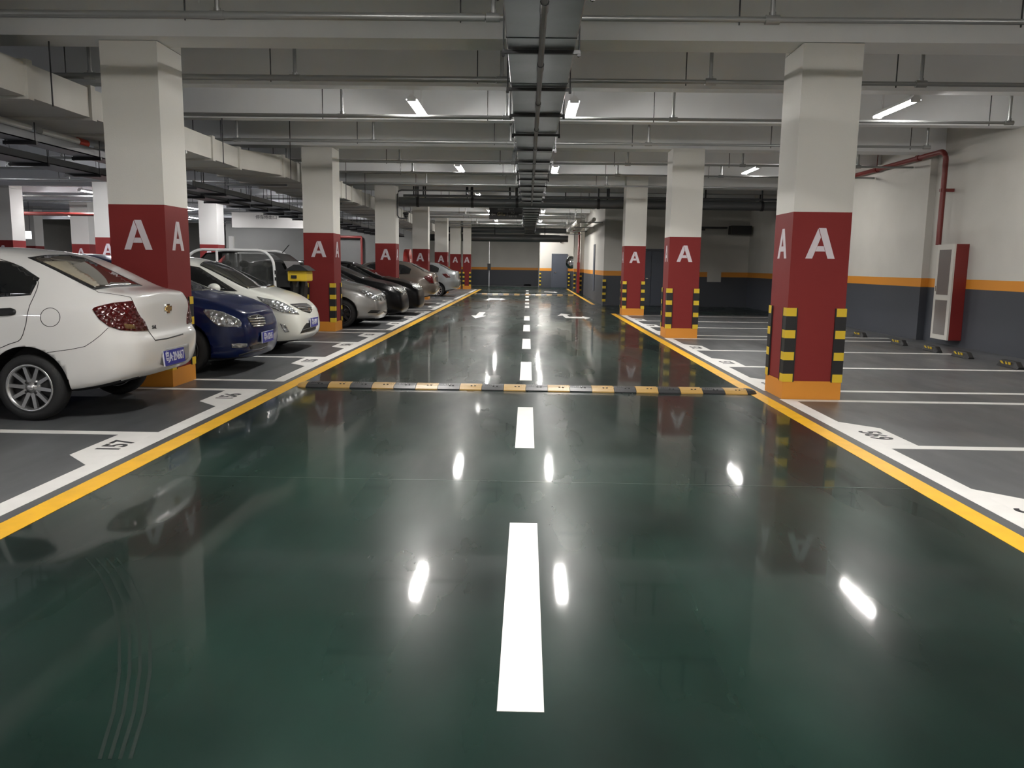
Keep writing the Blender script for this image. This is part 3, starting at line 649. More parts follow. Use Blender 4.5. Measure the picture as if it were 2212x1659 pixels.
# ================================================================== cars
def ip(x, pts):
    if x <= pts[0][0]: return pts[0][1]
    for (a, va), (b, vb) in zip(pts, pts[1:]):
        if x <= b:
            t = (x-a)/(b-a); return va+(vb-va)*t
    return pts[-1][1]
def body_mesh(p):
    """closed subdivided body shell: cross sections along x, mirrored in y"""
    hw, xr, xf = p['hw'], p['xr'], p['xf']; H = p['H']
    st = sorted(set([xr, xr+.05, xr+.13, xr+.24, xr+.4, xf-.05, xf-.13, xf-.24, xf-.4] + p['st']))
    rings = []
    for x in st:
        w = hw*ip(x, p['plan']); zb = ip(x, p['bot']); zt = ip(x, p['top']); zs = min(ip(x, p['belt']), zt-.03)
        t = max(0, min(1, (zt-zs-.10)/(H-zs-.10)))
        yr = .84*w*(1-t) + p['roof']*t; zr = zs+(zt-zs)*(.80+.10*t)
        rows = [(0, zb), (.55*w, zb), (.90*w, zb), (.965*w, zb+.06), (w*.988, zb+.25*(zs-zb)), (w*.998, zb+.46*(zs-zb)), (w, zb+.555*(zs-zb)), (.996*w, zb+.62*(zs-zb)), (.992*w, zb+.76*(zs-zb)), (.983*w, zs-.065), (.955*w, zs),
                (.915*w, zs+min(.035, .45*(zt-zs))), (.5*(.915*w+yr)+.03*t*(1 if t > .2 else 0), .5*(zs+zr)+.01), (yr, zr), (yr*.80, zt-.022*(1 if t > .5 else .8)), (yr*.42, zt-.004), (0, zt)]
        rg = []
        for y, z in rows:
            dx = 0
            q = (xf-x)/.42
            if 0 <= q < 1: dx = -ip(z, p['nose'])*(1-q)**1.5
            q = (x-xr)/.42
            if 0 <= q < 1: dx = ip(z, p['tail'])*(1-q)**1.5
            rg.append((x+dx, y, z))
        rings.append(rg)
    n = len(rings[0]); vs = []; idx = []
    for rg in rings:
        L = []
        for k, v in enumerate(rg): L.append(len(vs)); vs.append(v)
        Rr = []
        for k, v in enumerate(rg):
            if k in (0, n-1): Rr.append(L[k])
            else: Rr.append(len(vs)); vs.append((v[0], -v[1], v[2]))
        idx.append((L, Rr))
    fs = []
    for i in range(len(rings)-1):
        for side in (0, 1):
            a, b = idx[i][side], idx[i+1][side]
            for k in range(n-1):
                f = (a[k], a[k+1], b[k+1], b[k]); fs.append(f if side == 0 else f[::-1])
    for e in (0, len(rings)-1):
        L, Rr = idx[e]
        for k in range(n-1):
            q = [L[k], L[k+1], Rr[k+1], Rr[k]]
            u = []
            for v in q:
                if v not in u: u.append(v)
            # middle columns are collapsed: a ladder of quads across the end
            fs.append(tuple(u[::-1] if e else u))
    me = bpy.data.meshes.new('body'); me.from_pydata(vs, [], fs); me.update()
    b = bmesh.new(); b.from_mesh(me); bmesh.ops.recalc_face_normals(b, faces=b.faces); b.to_mesh(me); b.free()
    o = bpy.data.objects.new('tmp', me); COL.objects.link(o)
    m = o.modifiers.new('s', 'SUBSURF'); m.levels = 2; m.render_levels = 2
    bpy.context.view_layer.update()
    full = bpy.data.meshes.new_from_object(o.evaluated_get(bpy.context.evaluated_depsgraph_get()))
    # wheel arches
    c = MB()
    for ax in p['axles']:
        for s in (-1, 1):
            pr = [(.001, 0), (p['ra'], 0), (p['ra'], s*.34), (.001, s*.34)]
            c.lathe([(r, h+s*(hw-.25)) for r, h in pr], 40, 'y', c=(ax, 0, p['rw']+.02))
    b = bmesh.new()
    b.from_mesh(c.mesh('cut', [])); bmesh.ops.remove_doubles(b, verts=b.verts, dist=.003); bmesh.ops.recalc_face_normals(b, faces=b.faces)
    cm = bpy.data.meshes.new('cut'); b.to_mesh(cm); b.free()
    co = bpy.data.objects.new('cut', cm); COL.objects.link(co)
    mb = o.modifiers.new('b', 'BOOLEAN'); mb.operation = 'DIFFERENCE'; mb.object = co; mb.solver = 'EXACT'
    bpy.context.view_layer.update()
    cut = bpy.data.meshes.new_from_object(o.evaluated_get(bpy.context.evaluated_depsgraph_get()))
    bpy.data.objects.remove(o); bpy.data.objects.remove(co)
    cut.materials.clear(); cut.materials.append(p['paint']); cut.materials.append(m_black)
    for f in cut.polygons:
        f.use_smooth = True; f.material_index = 0
        for ax in p['axles']:
            d = math.hypot(f.center[0]-ax, f.center[2]-p['rw']-.02)
            if d < p['ra']*1.003 and abs(f.center[1]) < hw-.01 and f.center[2] > .1: f.material_index = 1; f.use_smooth = False
        if f.normal.z < -.8 and f.center[2] < .4: f.material_index = 1
    bv = bmesh.new(); bv.from_mesh(full); bvh = BVHTree.FromBMesh(bv); bv.free()
    return cut, bvh
def wheel_mesh(rw, wd, rr, spokes, m_rim, style='thin'):
    k = (rw, wd, rr, spokes, m_rim.name, style)
    if k in _wm: return _wm[k]
    h = wd/2
    t = MB().lathe([(rr, -h*.8), (rr+.012, -h), (rr+.035, -h*1.02), (rw-.03, -h*.98), (rw-.008, -h*.8), (rw, -h*.5), (rw, h*.5), (rw-.008, h*.8), (rw-.03, h*.98), (rr+.035, h*1.02), (rr+.012, h), (rr, h*.8)], 48, 'y', closed=True).mesh('tyre', m_rub)
    b = MB()
    b.lathe([(rr+.004, -h*.86), (rr+.004, -h*.98), (rr-.012, -h*.96), (rr-.024, -h*.8), (rr-.03, h*.6), (rr, h*.8), (rr+.004, -h*.5)], 48, 'y', mi=0, closed=True)
    b.lathe([(.001, -h*.25), (rr-.022, -h*.25), (rr-.022, -h*.1), (.001, -h*.1)], 32, 'y', mi=1)
    b.lathe([(.001, -h*.86), (.026, -h*.86), (.03, -h*.8), (.034, -h*.66), (.078, -h*.62), (.082, -h*.3)], 24, 'y', mi=0)
    for q in range(spokes):
        T = Matrix.Rotation(2*PI*q/spokes+.1, 4, 'Y')
        w0, w1 = (.017, .014) if style == 'thin' else (.03, .02)
        vs = [(.05, -h*.66, -w0), (.05, -h*.66, w0), (rr-.012, -h*.86, w1), (rr-.012, -h*.86, -w1), (.05, -h*.35, -w0), (.05, -h*.35, w0), (rr-.012, -h*.5, w1), (rr-.012, -h*.5, -w1)]
        b.add([T @ Vector(v) for v in vs], [(0, 1, 2, 3), (4, 7, 6, 5), (0, 4, 5, 1), (1, 5, 6, 2), (2, 6, 7, 3), (3, 7, 4, 0)], 0)
    for q in range(4 if style == 'thin' else 5):
        a = 2*PI*q/(4 if style == 'thin' else 5)+.7
        b.lathe([(.001, -h*.74), (.011, -h*.74), (.013, -h*.55)], 10, 'y', mi=1, c=(.058*math.cos(a), 0, .058*math.sin(a)))
    _wm[k] = (t, b.mesh('rim', [m_rim, m_black])); return _wm[k]
_wm = {}
class Car:
    def __init__(s, name, loc, rz, p, label, cat='car', wheel=None, group=None):
        s.p = p; s.root = empty(name, loc, rz, label=label, cat=cat, group=group)
        s.Mx = Matrix.Translation(loc) @ Matrix.Rotation(rz, 4, 'Z'); s.Mi = s.Mx.inverted(); s.rot = s.Mi.to_3x3()
        me, s.bvh = body_mesh(p)
        s.body = link('body', me, s.root)
        if wheel:
            for ax in p['axles']:
                for sd in (-1, 1):
                    t, r = wheel_mesh(p['rw'], .18, wheel[0], wheel[1], wheel[2], wheel[3])
                    w = bpy.data.objects.new('wheel', t); COL.objects.link(w); w.parent = s.root
                    w.location = (ax, sd*(p['hw']-.115), p['rw']); w.rotation_euler = (0, 0, 0 if sd < 0 else PI)
                    link('rim', r, w, label='spoked alloy rim')
    # ray makers
    def px(s, q): return s.Mi @ CAMP, (s.rot @ pxray(*q)).normalized()
    def side(s, sd): return lambda q: (Vector((q[0], sd*2.5, q[1])), Vector((0, -sd, 0)))
    def down(s): return lambda q: (Vector((q[0], q[1], 3)), Vector((0, 0, -1)))
    def end(s, sd): return lambda q: (Vector((sd*4, q[0], q[1])), Vector((-sd, 0, 0)))
    def hit(s, ray, q, c=None):
        for t in (0, .06, .15, .3, .5, .7):
            a = q if c is None or t == 0 else (q[0]+(c[0]-q[0])*t, q[1]+(c[1]-q[1])*t)
            o, d = ray(a); h = s.bvh.ray_cast(o, d)
            if h[0] is not None:
                n = h[1] if h[1].dot(d) < 0 else -h[1]
                return h[0], n
        return None, None
    def patch(s, name, pts, ray, m, off=.004, nseg=12, mirror=False, parent=None, dense=True, **k):
        pts = [Vector(q) for q in pts]
        per = sum((pts[i]-pts[i-1]).length for i in range(len(pts))); step = per/(4*nseg)
        bd = []
        for i in range(len(pts)):
            a, b = pts[i], pts[(i+1) % len(pts)]; n = max(1, int((b-a).length/step+.5))
            for j in range(n): bd.append(a+(b-a)*(j/n))
        c = sum(pts, Vector((0, 0)))/len(pts)
        ins = []
        if dense:
            x0, x1 = min(q.x for q in pts), max(q.x for q in pts); y0, y1 = min(q.y for q in pts), max(q.y for q in pts)
            yy = y0+step*.5
            while yy < y1:
                xx = x0+step*.5
                while xx < x1:
                    q = Vector((xx, yy)); cr = False
                    for i in range(len(bd)):
                        a, b = bd[i-1], bd[i]
                        if (a.y > yy) != (b.y > yy) and xx < a.x+(yy-a.y)*(b.x-a.x)/(b.y-a.y): cr = not cr
                    if cr and min((q-w).length for w in bd) > step*.45: ins.append(q)
                    xx += step
                yy += step
        nb = len(bd)
        r = delaunay_2d_cdt(bd+ins, [], [list(range(nb))], 1, 1e-6)
        V = []; N = []
        for q in r[0]:
            h, n = s.hit(ray, q, c)
            if h is None: h, n = (V[-1], N[-1]) if V else (Vector((0, 0, .5)), Vector((1, 0, 0)))
            V.append(h); N.append(n)
        top = [v+n*off for v, n in zip(V, N)]; bot = [v-n*.004 for v, n in zip(V, N)]
        fs = [list(f) for f in r[2]]; m0 = len(V)
        ed = {}
        for f in fs:
            for i in range(len(f)): ed[(f[i-1], f[i])] = 1
        al = fs + [[a, b, b+m0, a+m0] for (a, b) in ed if (b, a) not in ed]
        out = []
        for mir in ((0, 1) if mirror else (0,)):
            vs = top+bot
            if mir: vs = [Vector((v.x, -v.y, v.z)) for v in vs]
            mb = MB(); mb.add(vs, al, 0, True); o = mb.build(name, m, parent or s.root, **k); out.append(o)
        return out
    def seam(s, pts, ray, w=.006, m=None, name='seam', mirror=False, closed=False, off=.0018, wpx=None):
        pts = [Vector(q) for q in pts]
        if closed: pts.append(pts[0])
        P = []; tot = sum((b-a).length for a, b in zip(pts, pts[1:])); st = tot/max(10, len(pts)*5)
        for a, b in zip(pts, pts[1:]):
            n = max(1, int((b-a).length/st+.5))
            for j in range(n): P.append(a+(b-a)*(j/n))
        P.append(pts[-1])
        hs = []
        for q in P:
            h, n = s.hit(ray, q)
            if h is not None: hs.append((h, n))
        if len(hs) < 2: return
        vs = []; fs = []
        for i, (h, n) in enumerate(hs):
            d = (hs[min(i+1, len(hs)-1)][0]-hs[max(0, i-1)][0])
            if d.length < 1e-6: d = Vector((1, 0, 0))
            e = n.cross(d.normalized())*(w/2)
            vs += [h+e+n*off, h-e+n*off, h-e-n*.002, h+e-n*.002]
            if i:
                k = 4*i
                for j in range(4): fs.append((k-4+j, k-4+(j+1) % 4, k+(j+1) % 4, k+j))
        for mir in ((0, 1) if mirror else (0,)):
            MB().add([Vector((v.x, -v.y, v.z)) for v in vs] if mir else vs, fs, 0, True).build(name, m or m_seam, s.root)
    def plate(s, q, ray, txt, off=.012, tilt=0):
        h, n = s.hit(ray, q)
        if h is None: return
        n = Vector((n.x, n.y, 0)).normalized()
        if abs(n.x) > .3: n = Vector((math.copysign(1, n.x), n.y*.35, 0)).normalized()
        up = (Vector((0, 0, 1))-n*tilt).normalized(); rt = up.cross(n)
        Mx = frame(h+n*off, rt, up)
        o = MB().box(-.22, .22, -.07, .07, -.014, .004, 0, Mx).box(-.222, .222, -.072, .072, -.012, .002, 1, Mx).build('licence_plate', [m_plate, m_platew], s.root)
        text('plate_text', txt, .115, m_platew, o, Mx @ Matrix.Translation((0, 0, .006)), bold=.001, sx=.74)
    def glasshouse(s, win, ws, rw, m=None, mw=None, mr=None, sides=True, pill=True):
        for sd in (1, -1):
            for w in win: s.patch('side_window', w, s.side(sd), m or m_glass, .006, 14)
        if ws: s.patch('windscreen', ws, s.down(), mw or m_glass, .008, 20)
        if rw: s.patch('rear_window', rw, s.down(), mr or m_glass, .008, 20)
    def mirrors(s, x, z, m, y=None):
        for sd in (1, -1):
            yy = sd*(y or s.p['hw']+.06)
            b = MB(); v, f = ico((x, yy, z), 1, 3, (.09, .115, .075)); b.add(v, f, 0, True)
            o = b.build('door_mirror', m, s.root)
            MB().box(x-.02, x+.03, min(yy*.86, yy), max(yy*.86, yy), z-.07, z-.03).build('mirror_stalk', m_black, o)
def crop(x0, y0, sc): return lambda pts: [(x0+a/sc, y0+b/sc) for a, b in pts]
PLAN = [(-2.3, .74), (-2.24, .86), (-2.1, .94), (-1.8, .985), (-1.2, 1), (1.2, 1), (1.6, .985), (1.9, .93), (2.04, .86), (2.12, .74)]
# ---- 1 white saloon, boot to the aisle
pw = dict(hw=.845, xr=-2.17, xf=1.94, H=1.51, roof=.54, rw=.292, ra=.345, axles=(-1.2325, 1.2325), paint=p_white, st=[-1.57, -1.42, -1.25, -1.05, -.8, -.4, 0, .4, .62, .8, 1.0, 1.2, 1.4],
    top=[(-2.17, 1.10), (-2.1, 1.122), (-1.9, 1.142), (-1.76, 1.165), (-1.48, 1.335), (-1.2, 1.465), (-.8, 1.508), (-.2, 1.51), (.2, 1.475), (.55, 1.33), (1.02, 1.05), (1.4, .97), (1.75, .86), (1.94, .72)],
    belt=[(-2.17, .985), (-1.5, 1.0), (1.0, .93), (1.7, .83), (1.94, .68)], bot=[(-2.17, .36), (-1.95, .31), (-1.65, .25), (-1.0, .19), (1.2, .18), (1.94, .22)],
    plan=[(-2.17, .60), (-2.13, .74), (-2.04, .85), (-1.9, .93), (-1.6, .985), (-1.2, 1), (1.2, 1), (1.6, .97), (1.8, .9), (1.94, .74)],
    nose=[(.2, .06), (.4, 0), (.55, .01), (.75, .14)], tail=[(.33, .12), (.41, .05), (.5, .012), (.66, 0), (.705, .004), (.74, .05), (.90, .065), (1.0, .07), (1.10, .10)])
c1 = Car('saloon_car', (-5.53, 7.67, 0), PI, pw, 'white saloon car parked boot outward at the left edge, nearest the camera', wheel=(.205, 10, m_alloy, 'thin'), group='parked cars')
k1 = crop(0, 500, 1866/450)
c1.patch('window_seal', k1([(250, 237), (400, 216), (620, 210), (760, 240), (900, 305), (1100, 403), (1275, 488), (1050, 495), (840, 525), (700, 455), (500, 352), (350, 280)]), c1.px, m_black, .005, 22)
rwn = c1.patch('rear_window', k1([(300, 245), (420, 226), (615, 222), (750, 250), (890, 312), (1090, 410), (1235, 482), (1040, 484), (855, 508), (710, 438), (520, 345), (390, 282)]), c1.px, m_glassb, .010, 22)
c1.patch('sunshade', k1([(388, 280), (600, 272), (650, 310), (700, 355), (790, 400), (850, 450), (890, 492), (840, 500), (720, 440), (540, 350)]), c1.px, m_shade, .0125, 16, parent=rwn[0], label='pale folded sunshade behind the rear glass')
for sd in (1, -1):
    r_s = c1.side(sd)
    c1.patch('side_window', [(-1.30, 1.235), (-1.26, 1.09), (-.86, 1.06), (-.83, 1.385), (-1.0, 1.37), (-1.12, 1.33)], r_s, m_glass, .003, 10)
    c1.patch('side_window', [(-.80, 1.06), (-.77, 1.39), (-.3, 1.43), (.05, 1.415), (.1, 1.03)], r_s, m_glass, .003, 10)
    c1.patch('side_window', [(.15, 1.03), (.1, 1.41), (.35, 1.34), (.85, 1.02)], r_s, m_glass, .003, 10)
c1.patch('windscreen', [(.98, -.66), (.98, .66), (.42, .52), (.30, 0), (.42, -.52)], c1.down(), m_glass, .003, 12)
c1.seam(k1([(-120, 215), (0, 248), (130, 290), (230, 342), (300, 390), (336, 435), (345, 460), (330, 520), (305, 580), (265, 665), (245, 740), (232, 830), (205, 925), (185, 965), (160, 985), (80, 1010), (0, 1045)]), c1.px, .006, mirror=True)
c1.seam(k1([(450+88*math.cos(2*PI*i/24), 769+84*math.sin(2*PI*i/24)) for i in range(24)]), c1.px, .0045, name='fuel_door_seam', closed=True)
c1.patch('tail_lamp', k1([(828, 700), (845, 685), (870, 676), (1000, 645), (1185, 624), (1225, 715), (1255, 765), (1290, 800), (1328, 890), (1200, 893), (1080, 884), (975, 852), (890, 788)]), c1.px, m_tail, .008, 16, mirror=True)
c1.patch('reversing_lamp', k1([(1105, 825), (1200, 835), (1215, 875), (1120, 868)]), c1.px, mat('amber_clear', (.16, .09, .03), .15, coat=1), .0095, 4, mirror=True)
c1.seam(k1([(850, 525), (880, 545), (1000, 560), (1120, 579), (1170, 590), (1186, 622)]), c1.px, .005, mirror=True)
c1.seam(k1([(1330, 892), (1390, 975), (1500, 958), (1640, 918)]), c1.px, .012, mirror=False)
c1.seam(k1([(970, 862), (900, 930), (830, 985), (760, 1030), (640, 1055), (420, 1085)]), c1.px, .0045, mirror=True)
c1.patch('door_handle', k1([(-70, 700), (100, 690), (138, 700), (146, 720), (138, 742), (100, 752), (-70, 762)]), c1.px, m_black, .014, 6)
c1.patch('plate_recess', k1([(1448, 1080), (1480, 1052), (1600, 1028), (1690, 1000), (1690, 1130), (1645, 1172), (1490, 1212), (1432, 1190)]), c1.px, mat('recess_grey', (.33, .33, .32), .5), .002, 8)
c1.plate(k1([(1545, 1118)])[0], c1.px, '粤A·2N667', .02, .1)
def badge(car, q, shape):
    h, n = car.hit(car.px, q)
    n = Vector((n.x, n.y*.3, n.z*.3)).normalized(); up = (Vector((0, 0, 1))-n*n.z).normalized(); Mx = frame(h+n*.004, up.cross(n), up)
    if shape == 'bow':
        pg = [(-.075, -.018), (-.03, -.018), (-.036, -.034), (.024, -.034), (.03, -.018), (.065, -.018), (.075, .018), (.03, .018), (.036, .034), (-.024, .034), (-.03, .018), (-.065, .018)]
        o = MB().prism([(a*1.12, b*1.25) for a, b in pg], -.006, .004, T=Mx).build('badge', m_chrome, car.root)
        MB().prism([(a*.92, b*.85) for a, b in pg], .003, .007, T=Mx).build('badge_face', m_gold, o)
    else:
        b = MB().lathe([(.05, -.004), (.056, .003), (.05, .008), (.044, .003)], 24, 'z', closed=True); b.box(-.03, -.02, -.036, .036, 0, .006); b.box(.02, .03, -.036, .036, 0, .006); b.box(-.024, .024, -.005, .005, 0, .006)
        b.v = [tuple(Mx @ Vector((v[0]*1.25, v[1]*.75, v[2]))) for v in b.v]; b.build('badge', m_chrome, car.root)
badge(c1, k1([(1500, 690)])[0], 'bow')
h, n = c1.hit(c1.px, k1([(1380, 858)])[0])
text('boot_lettering', 'SAIL', .045, m_digit, c1.root, frame(h+n*.003, Vector((0, 0, 1)).cross(n), (0, 0, 1)), bold=.001)
c1.mirrors(.62, .98, p_white)
for sd in (1, -1):
    c1.patch('headlamp', [(1.86, .66), (1.6, .74), (1.45, .83), (1.62, .82), (1.88, .76)], c1.side(sd), m_head, .004, 8)
# ---- generic front-out saloons
def front_car(name, X, Y, pnt, label, hood, win=None, **kw):
    """hood: list of (distance behind nose, z) of the centre line from nose to roof front"""
    L = kw.get('L', 4.35); xf = .0
    H = kw.get('H', 1.47)
    roofx = -hood[-1][0]
    top = [(-L, .95), (-L+.1, 1.02), (-L+.5, 1.06), (-L+1.3, 1.38), (-L+1.6, H-.02), (roofx-.35, H)] + [(-d, z) for d, z in reversed(hood)]
    nose_z = hood[0][1]; hw = kw.get('hw', .85)
    cw = -kw.get('cowl', .95)
    p = dict(hw=hw, xr=-L, xf=0, H=H, roof=kw.get('roof', .55), rw=.305, ra=.352, axles=(-L+.95, -kw.get('fo', .86)), paint=pnt,
        st=[-L+.6, -L+.9, -L+1.3, -L+1.6, -2.4, -2.1, -1.85, -1.65, -1.4, -1.15, -.95, -.72, -.55], top=top,
        belt=[(-L, .88), (-L+.6, .95), (cw, .90), (-.6, .82), (-.25, .70), (0, .60)], bot=[(-L, .3), (-L+.5, .22), (-1.2, .19), (-.4, .17), (0, .19)],
        plan=[(-L, .74), (-L+.1, .88), (-L+.4, .96), (-L+1, 1), (-1.0, 1), (-.6, .975), (-.36, .93), (-.2, .86), (-.08, .74), (0, .56)],
        nose=kw.get('nose', [(.18, .06), (.3, .0), (.5, .02), (.65, .06), (.8, .14)]), tail=[(.3, .1), (.5, 0), (.7, .02), (1.0, .12)])
    c = Car(name, (X, Y, 0), 0, p, label, wheel=kw.get('wheel', (.2, 10, m_dalloy, 'wide')), group='parked cars')
    cc = kw.get('cowl', .95)
    c.glasshouse([[(-cc-.12, .955), (-cc-.75, 1.30), (-2.0, 1.37), (-2.05, .99)], [(-2.12, .99), (-2.08, 1.375), (-2.5, 1.37), (-3.05, 1.25), (-3.2, 1.03)]],
        [(-cc+.02, -.68), (-cc+.10, 0), (-cc+.02, .68), (roofx+.10, .53), (roofx+.02, 0), (roofx+.10, -.53)], [(-L+.58, -.6), (-L+.58, .6), (-L+1.25, .52), (-L+1.25, -.52)],
        mw=kw.get('mw', m_glass))
    for sd in (1, -1):
        c.seam([(-cc-.15, .93), (-cc-.12, .6), (-cc-.2, .3), (-1.9, .26)], c.side(sd), .006)
        c.seam([(-2.08, 1.0), (-2.08, .5), (-1.95, .28)], c.side(sd), .006)
    c.mirrors(-cc-.42, 1.0, kw.get('mir', pnt), hw+.05)
    MB().box(-L+.4, -.45, -.55, .55, .16, .24).build('underbody', m_black, c.root)
    return c
# ---- 2 blue
c2 = front_car('saloon_car', -3.40, 10.72, p_blue, 'dark blue saloon car parked nose outward behind the largest left pillar', [(0, .68), (.05, .76), (.2, .84), (.55, .955), (1.02, 1.03), (1.5, 1.26), (1.95, 1.44)], cowl=1.0, H=1.49, mw=m_glassg,
    nose=[(.17, .10), (.28, .03), (.45, 0), (.6, .02), (.7, .06)])
k2 = crop(400, 500, 5.53)
c2.patch('headlamp', k2([(213, 955), (238, 930), (330, 938), (450, 963), (560, 1010), (640, 1052), (672, 1092), (665, 1135), (600, 1141), (500, 1140), (400, 1130), (330, 1085), (260, 1012)]), c2.px, m_head, .007, 14, mirror=True)
c2.patch('grille', k2([(740, 1032), (790, 1000), (860, 984), (925, 1010), (950, 1060), (955, 1110), (880, 1145), (810, 1132), (770, 1085)]), c2.px, m_black, .004, 8)
for a, b in (((748, 1045), (940, 1035)), ((765, 1075), (948, 1066)), ((785, 1108), (950, 1096)), ((805, 1132), (925, 1122))): c2.seam(k2([a, ((a[0]+b[0])/2, (a[1]+b[1])/2), b]), c2.px, .014, m_chrome, 'grille_bar', off=.012)
badge(c2, k2([(868, 1035)])[0], 'h')
c2.patch('fog_lamp', k2([(552, 1342), (640, 1334), (742, 1338), (736, 1375), (650, 1392), (558, 1390)]), c2.px, m_head, .006, 6, mirror=True)
c2.patch('lower_grille', k2([(765, 1368), (890, 1342), (985, 1325), (985, 1362), (900, 1395), (780, 1408)]), c2.px, m_black, .004, 8)
c2.seam(k2([(640, 1480), (780, 1440), (900, 1418), (985, 1380)]), c2.px, .02, m_dalloy, 'lip_trim', off=.006)
c2.plate(k2([(962, 1252)])[0], c2.px, '粤A·02H5', .03)
# ---- 3 pearl white
c3 = front_car('saloon_car', -3.40, 13.05, p_white2, 'pearl white saloon car parked nose outward left of the second left pillar', [(0, .64), (.05, .70), (.16, .77), (.48, .92), (.9, 1.02), (1.3, 1.24), (1.75, 1.43)], cowl=.88, H=1.475, mw=m_glassg,
    nose=[(.18, .14), (.26, .02), (.35, 0), (.5, .02), (.6, .05), (.75, .14)])
c3.patch('headlamp', k2([(855, 779), (950, 800), (1100, 825), (1200, 865), (1270, 910), (1330, 960), (1362, 993), (1250, 982), (1150, 965), (1040, 918), (935, 850)]), c3.px, m_head, .007, 14, mirror=True)
c3.patch('grille', k2([(1248, 868), (1380, 857), (1450, 858), (1500, 890), (1516, 940), (1492, 978), (1430, 962), (1330, 915)]), c3.px, m_black, .004, 8)
for a, b in (((1290, 890), (1505, 905)), ((1340, 918), (1512, 930)), ((1390, 945), (1508, 955))): c3.seam(k2([a, ((a[0]+b[0])/2, (a[1]+b[1])/2), b]), c3.px, .014, m_chrome, 'grille_bar', off=.010)
badge(c3, k2([(1475, 930)])[0], 'h')
c3.patch('fog_recess', k2([(1130, 1098), (1165, 1105), (1205, 1122), (1246, 1200), (1192, 1206), (1160, 1160)]), c3.px, m_head, .004, 6, mirror=True)
c3.patch('lower_grille', k2([(1375, 1217), (1420, 1130), (1450, 1095), (1560, 1085), (1558, 1170), (1480, 1196)]), c3.px, m_black, .004, 8)
c3.seam(k2([(1400, 1180), (1480, 1150), (1556, 1130)]), c3.px, .012, m_dalloy, 'grille_bar', off=.012)
c3.plate(k2([(1522, 1078)])[0], c3.px, '粤A·B9X1', .03)
def bulbs(car, qs, rad=.034):
    for q in qs:
        h, n = car.hit(car.px, q)
        for m in (1, -1):
            v, f = ico((h.x, h.y*m, h.z), 1, 2, (rad*.45, rad, rad)); MB().add(v, f, 0, True).build('bulb', m_chrome, car.root)
bulbs(c2, k2([(310, 1035), (500, 1080), (610, 1095)])); bulbs(c3, k2([(1075, 880), (1180, 935), (1250, 955)]), .03)
# ---- 5 silver, 6 and 7 black
k5 = crop(500, 600, 3.687)
c5 = front_car('saloon_car', -3.19, 18.45, p_silver, 'silver saloon car parked nose outward just right of the second left pillar', [(0, .66), (.05, .72), (.2, .80), (.6, .93), (1.0, 1.03), (1.5, 1.27), (1.95, 1.44)], cowl=1.0, H=1.48, wheel=(.215, 10, m_dalloy, 'wide'))
c5.patch('headlamp', k5([(1015, 93), (1080, 105), (1150, 130), (1192, 162), (1196, 186), (1140, 178), (1075, 150)]), c5.px, m_head, .006, 10, mirror=True)
c5.patch('grille', k5([(1192, 140), (1222, 136), (1243, 160), (1245, 185), (1232, 188)]), c5.px, m_black, .004, 6)
c5.patch('fog_recess', k5([(1083, 280), (1110, 258), (1190, 257), (1160, 281)]), c5.px, m_black, .003, 6, mirror=True)
c5.patch('lower_grille', k5([(1205, 262), (1248, 272), (1248, 292), (1220, 282)]), c5.px, m_black, .003, 6)
bulbs(c5, k5([(1110, 135), (1160, 160)]), .03)
c6 = front_car('saloon_car', -3.03, 20.85, p_black, 'black saloon car parked nose outward, first of the two right of the silver car', [(0, .68), (.05, .76), (.2, .85), (.6, .96), (1.1, 1.05), (1.6, 1.27), (2.05, 1.44)], cowl=1.1, H=1.48)
c6.patch('headlamp', k5([(1280, 66), (1330, 76), (1385, 105), (1402, 136), (1360, 122), (1300, 96)]), c6.px, m_head, .006, 10, mirror=True)
c6.patch('grille', k5([(1405, 130), (1425, 128), (1432, 180), (1415, 180)]), c6.px, m_chrome, .004, 6)
bulbs(c6, k5([(1320, 90), (1365, 110)]), .035)
c7 = front_car('saloon_car', -2.90, 23.1, p_black, 'black saloon car parked nose outward, farther one in front of the third left pillar', [(0, .68), (.05, .76), (.2, .85), (.6, .96), (1.1, 1.05), (1.6, 1.27), (2.05, 1.44)], cowl=1.1, H=1.47)
c7.patch('headlamp', k5([(1420, 35), (1462, 40), (1500, 65), (1522, 92), (1490, 101), (1450, 80)]), c7.px, m_head, .006, 10, mirror=True)
c7.patch('grille', k5([(1526, 86), (1545, 80), (1556, 112), (1540, 118)]), c7.px, m_chrome, .004, 6)
bulbs(c7, k5([(1450, 58), (1490, 82)]), .035)
# ---- 8, 9 rear-out cars
def rear_car(Xr, Y, pnt, label, tail, txt=None):
    p = dict(pw); p.update(paint=pnt, hw=.88)
    c = Car('saloon_car', (Xr-2.17, Y, 0), PI, p, label, wheel=(.205, 10, m_alloy, 'thin'), group='parked cars')
    c.glasshouse([[(-1.30, 1.235), (-1.26, 1.06), (-.86, 1.05), (-.83, 1.385), (-1.0, 1.37), (-1.12, 1.33)], [(-.80, 1.05), (-.77, 1.39), (-.3, 1.43), (.05, 1.415), (.8, 1.0)]],
        [(.98, -.66), (.98, .66), (.42, .52), (.30, 0), (.42, -.52)], [(-1.72, -.60), (-1.74, 0), (-1.72, .60), (-1.3, .52), (-1.24, 0), (-1.3, -.52)])
    c.patch('tail_lamp', tail, c.px, m_tail, .007, 10, mirror=True)
    c.mirrors(.62, .98, pnt)
    MB().box(-1.6, 1.5, -.6, .6, .2, .34).build('underbody', m_black, c.root)
    return c
k8 = crop(720, 380, 6.38)
c8 = rear_car(-3.10, 28.5, p_tan, 'bronze saloon car parked boot outward before the fourth left pillar', k8([(1240, 1395), (1320, 1366), (1358, 1385), (1380, 1440), (1386, 1480), (1330, 1480), (1270, 1425)]))
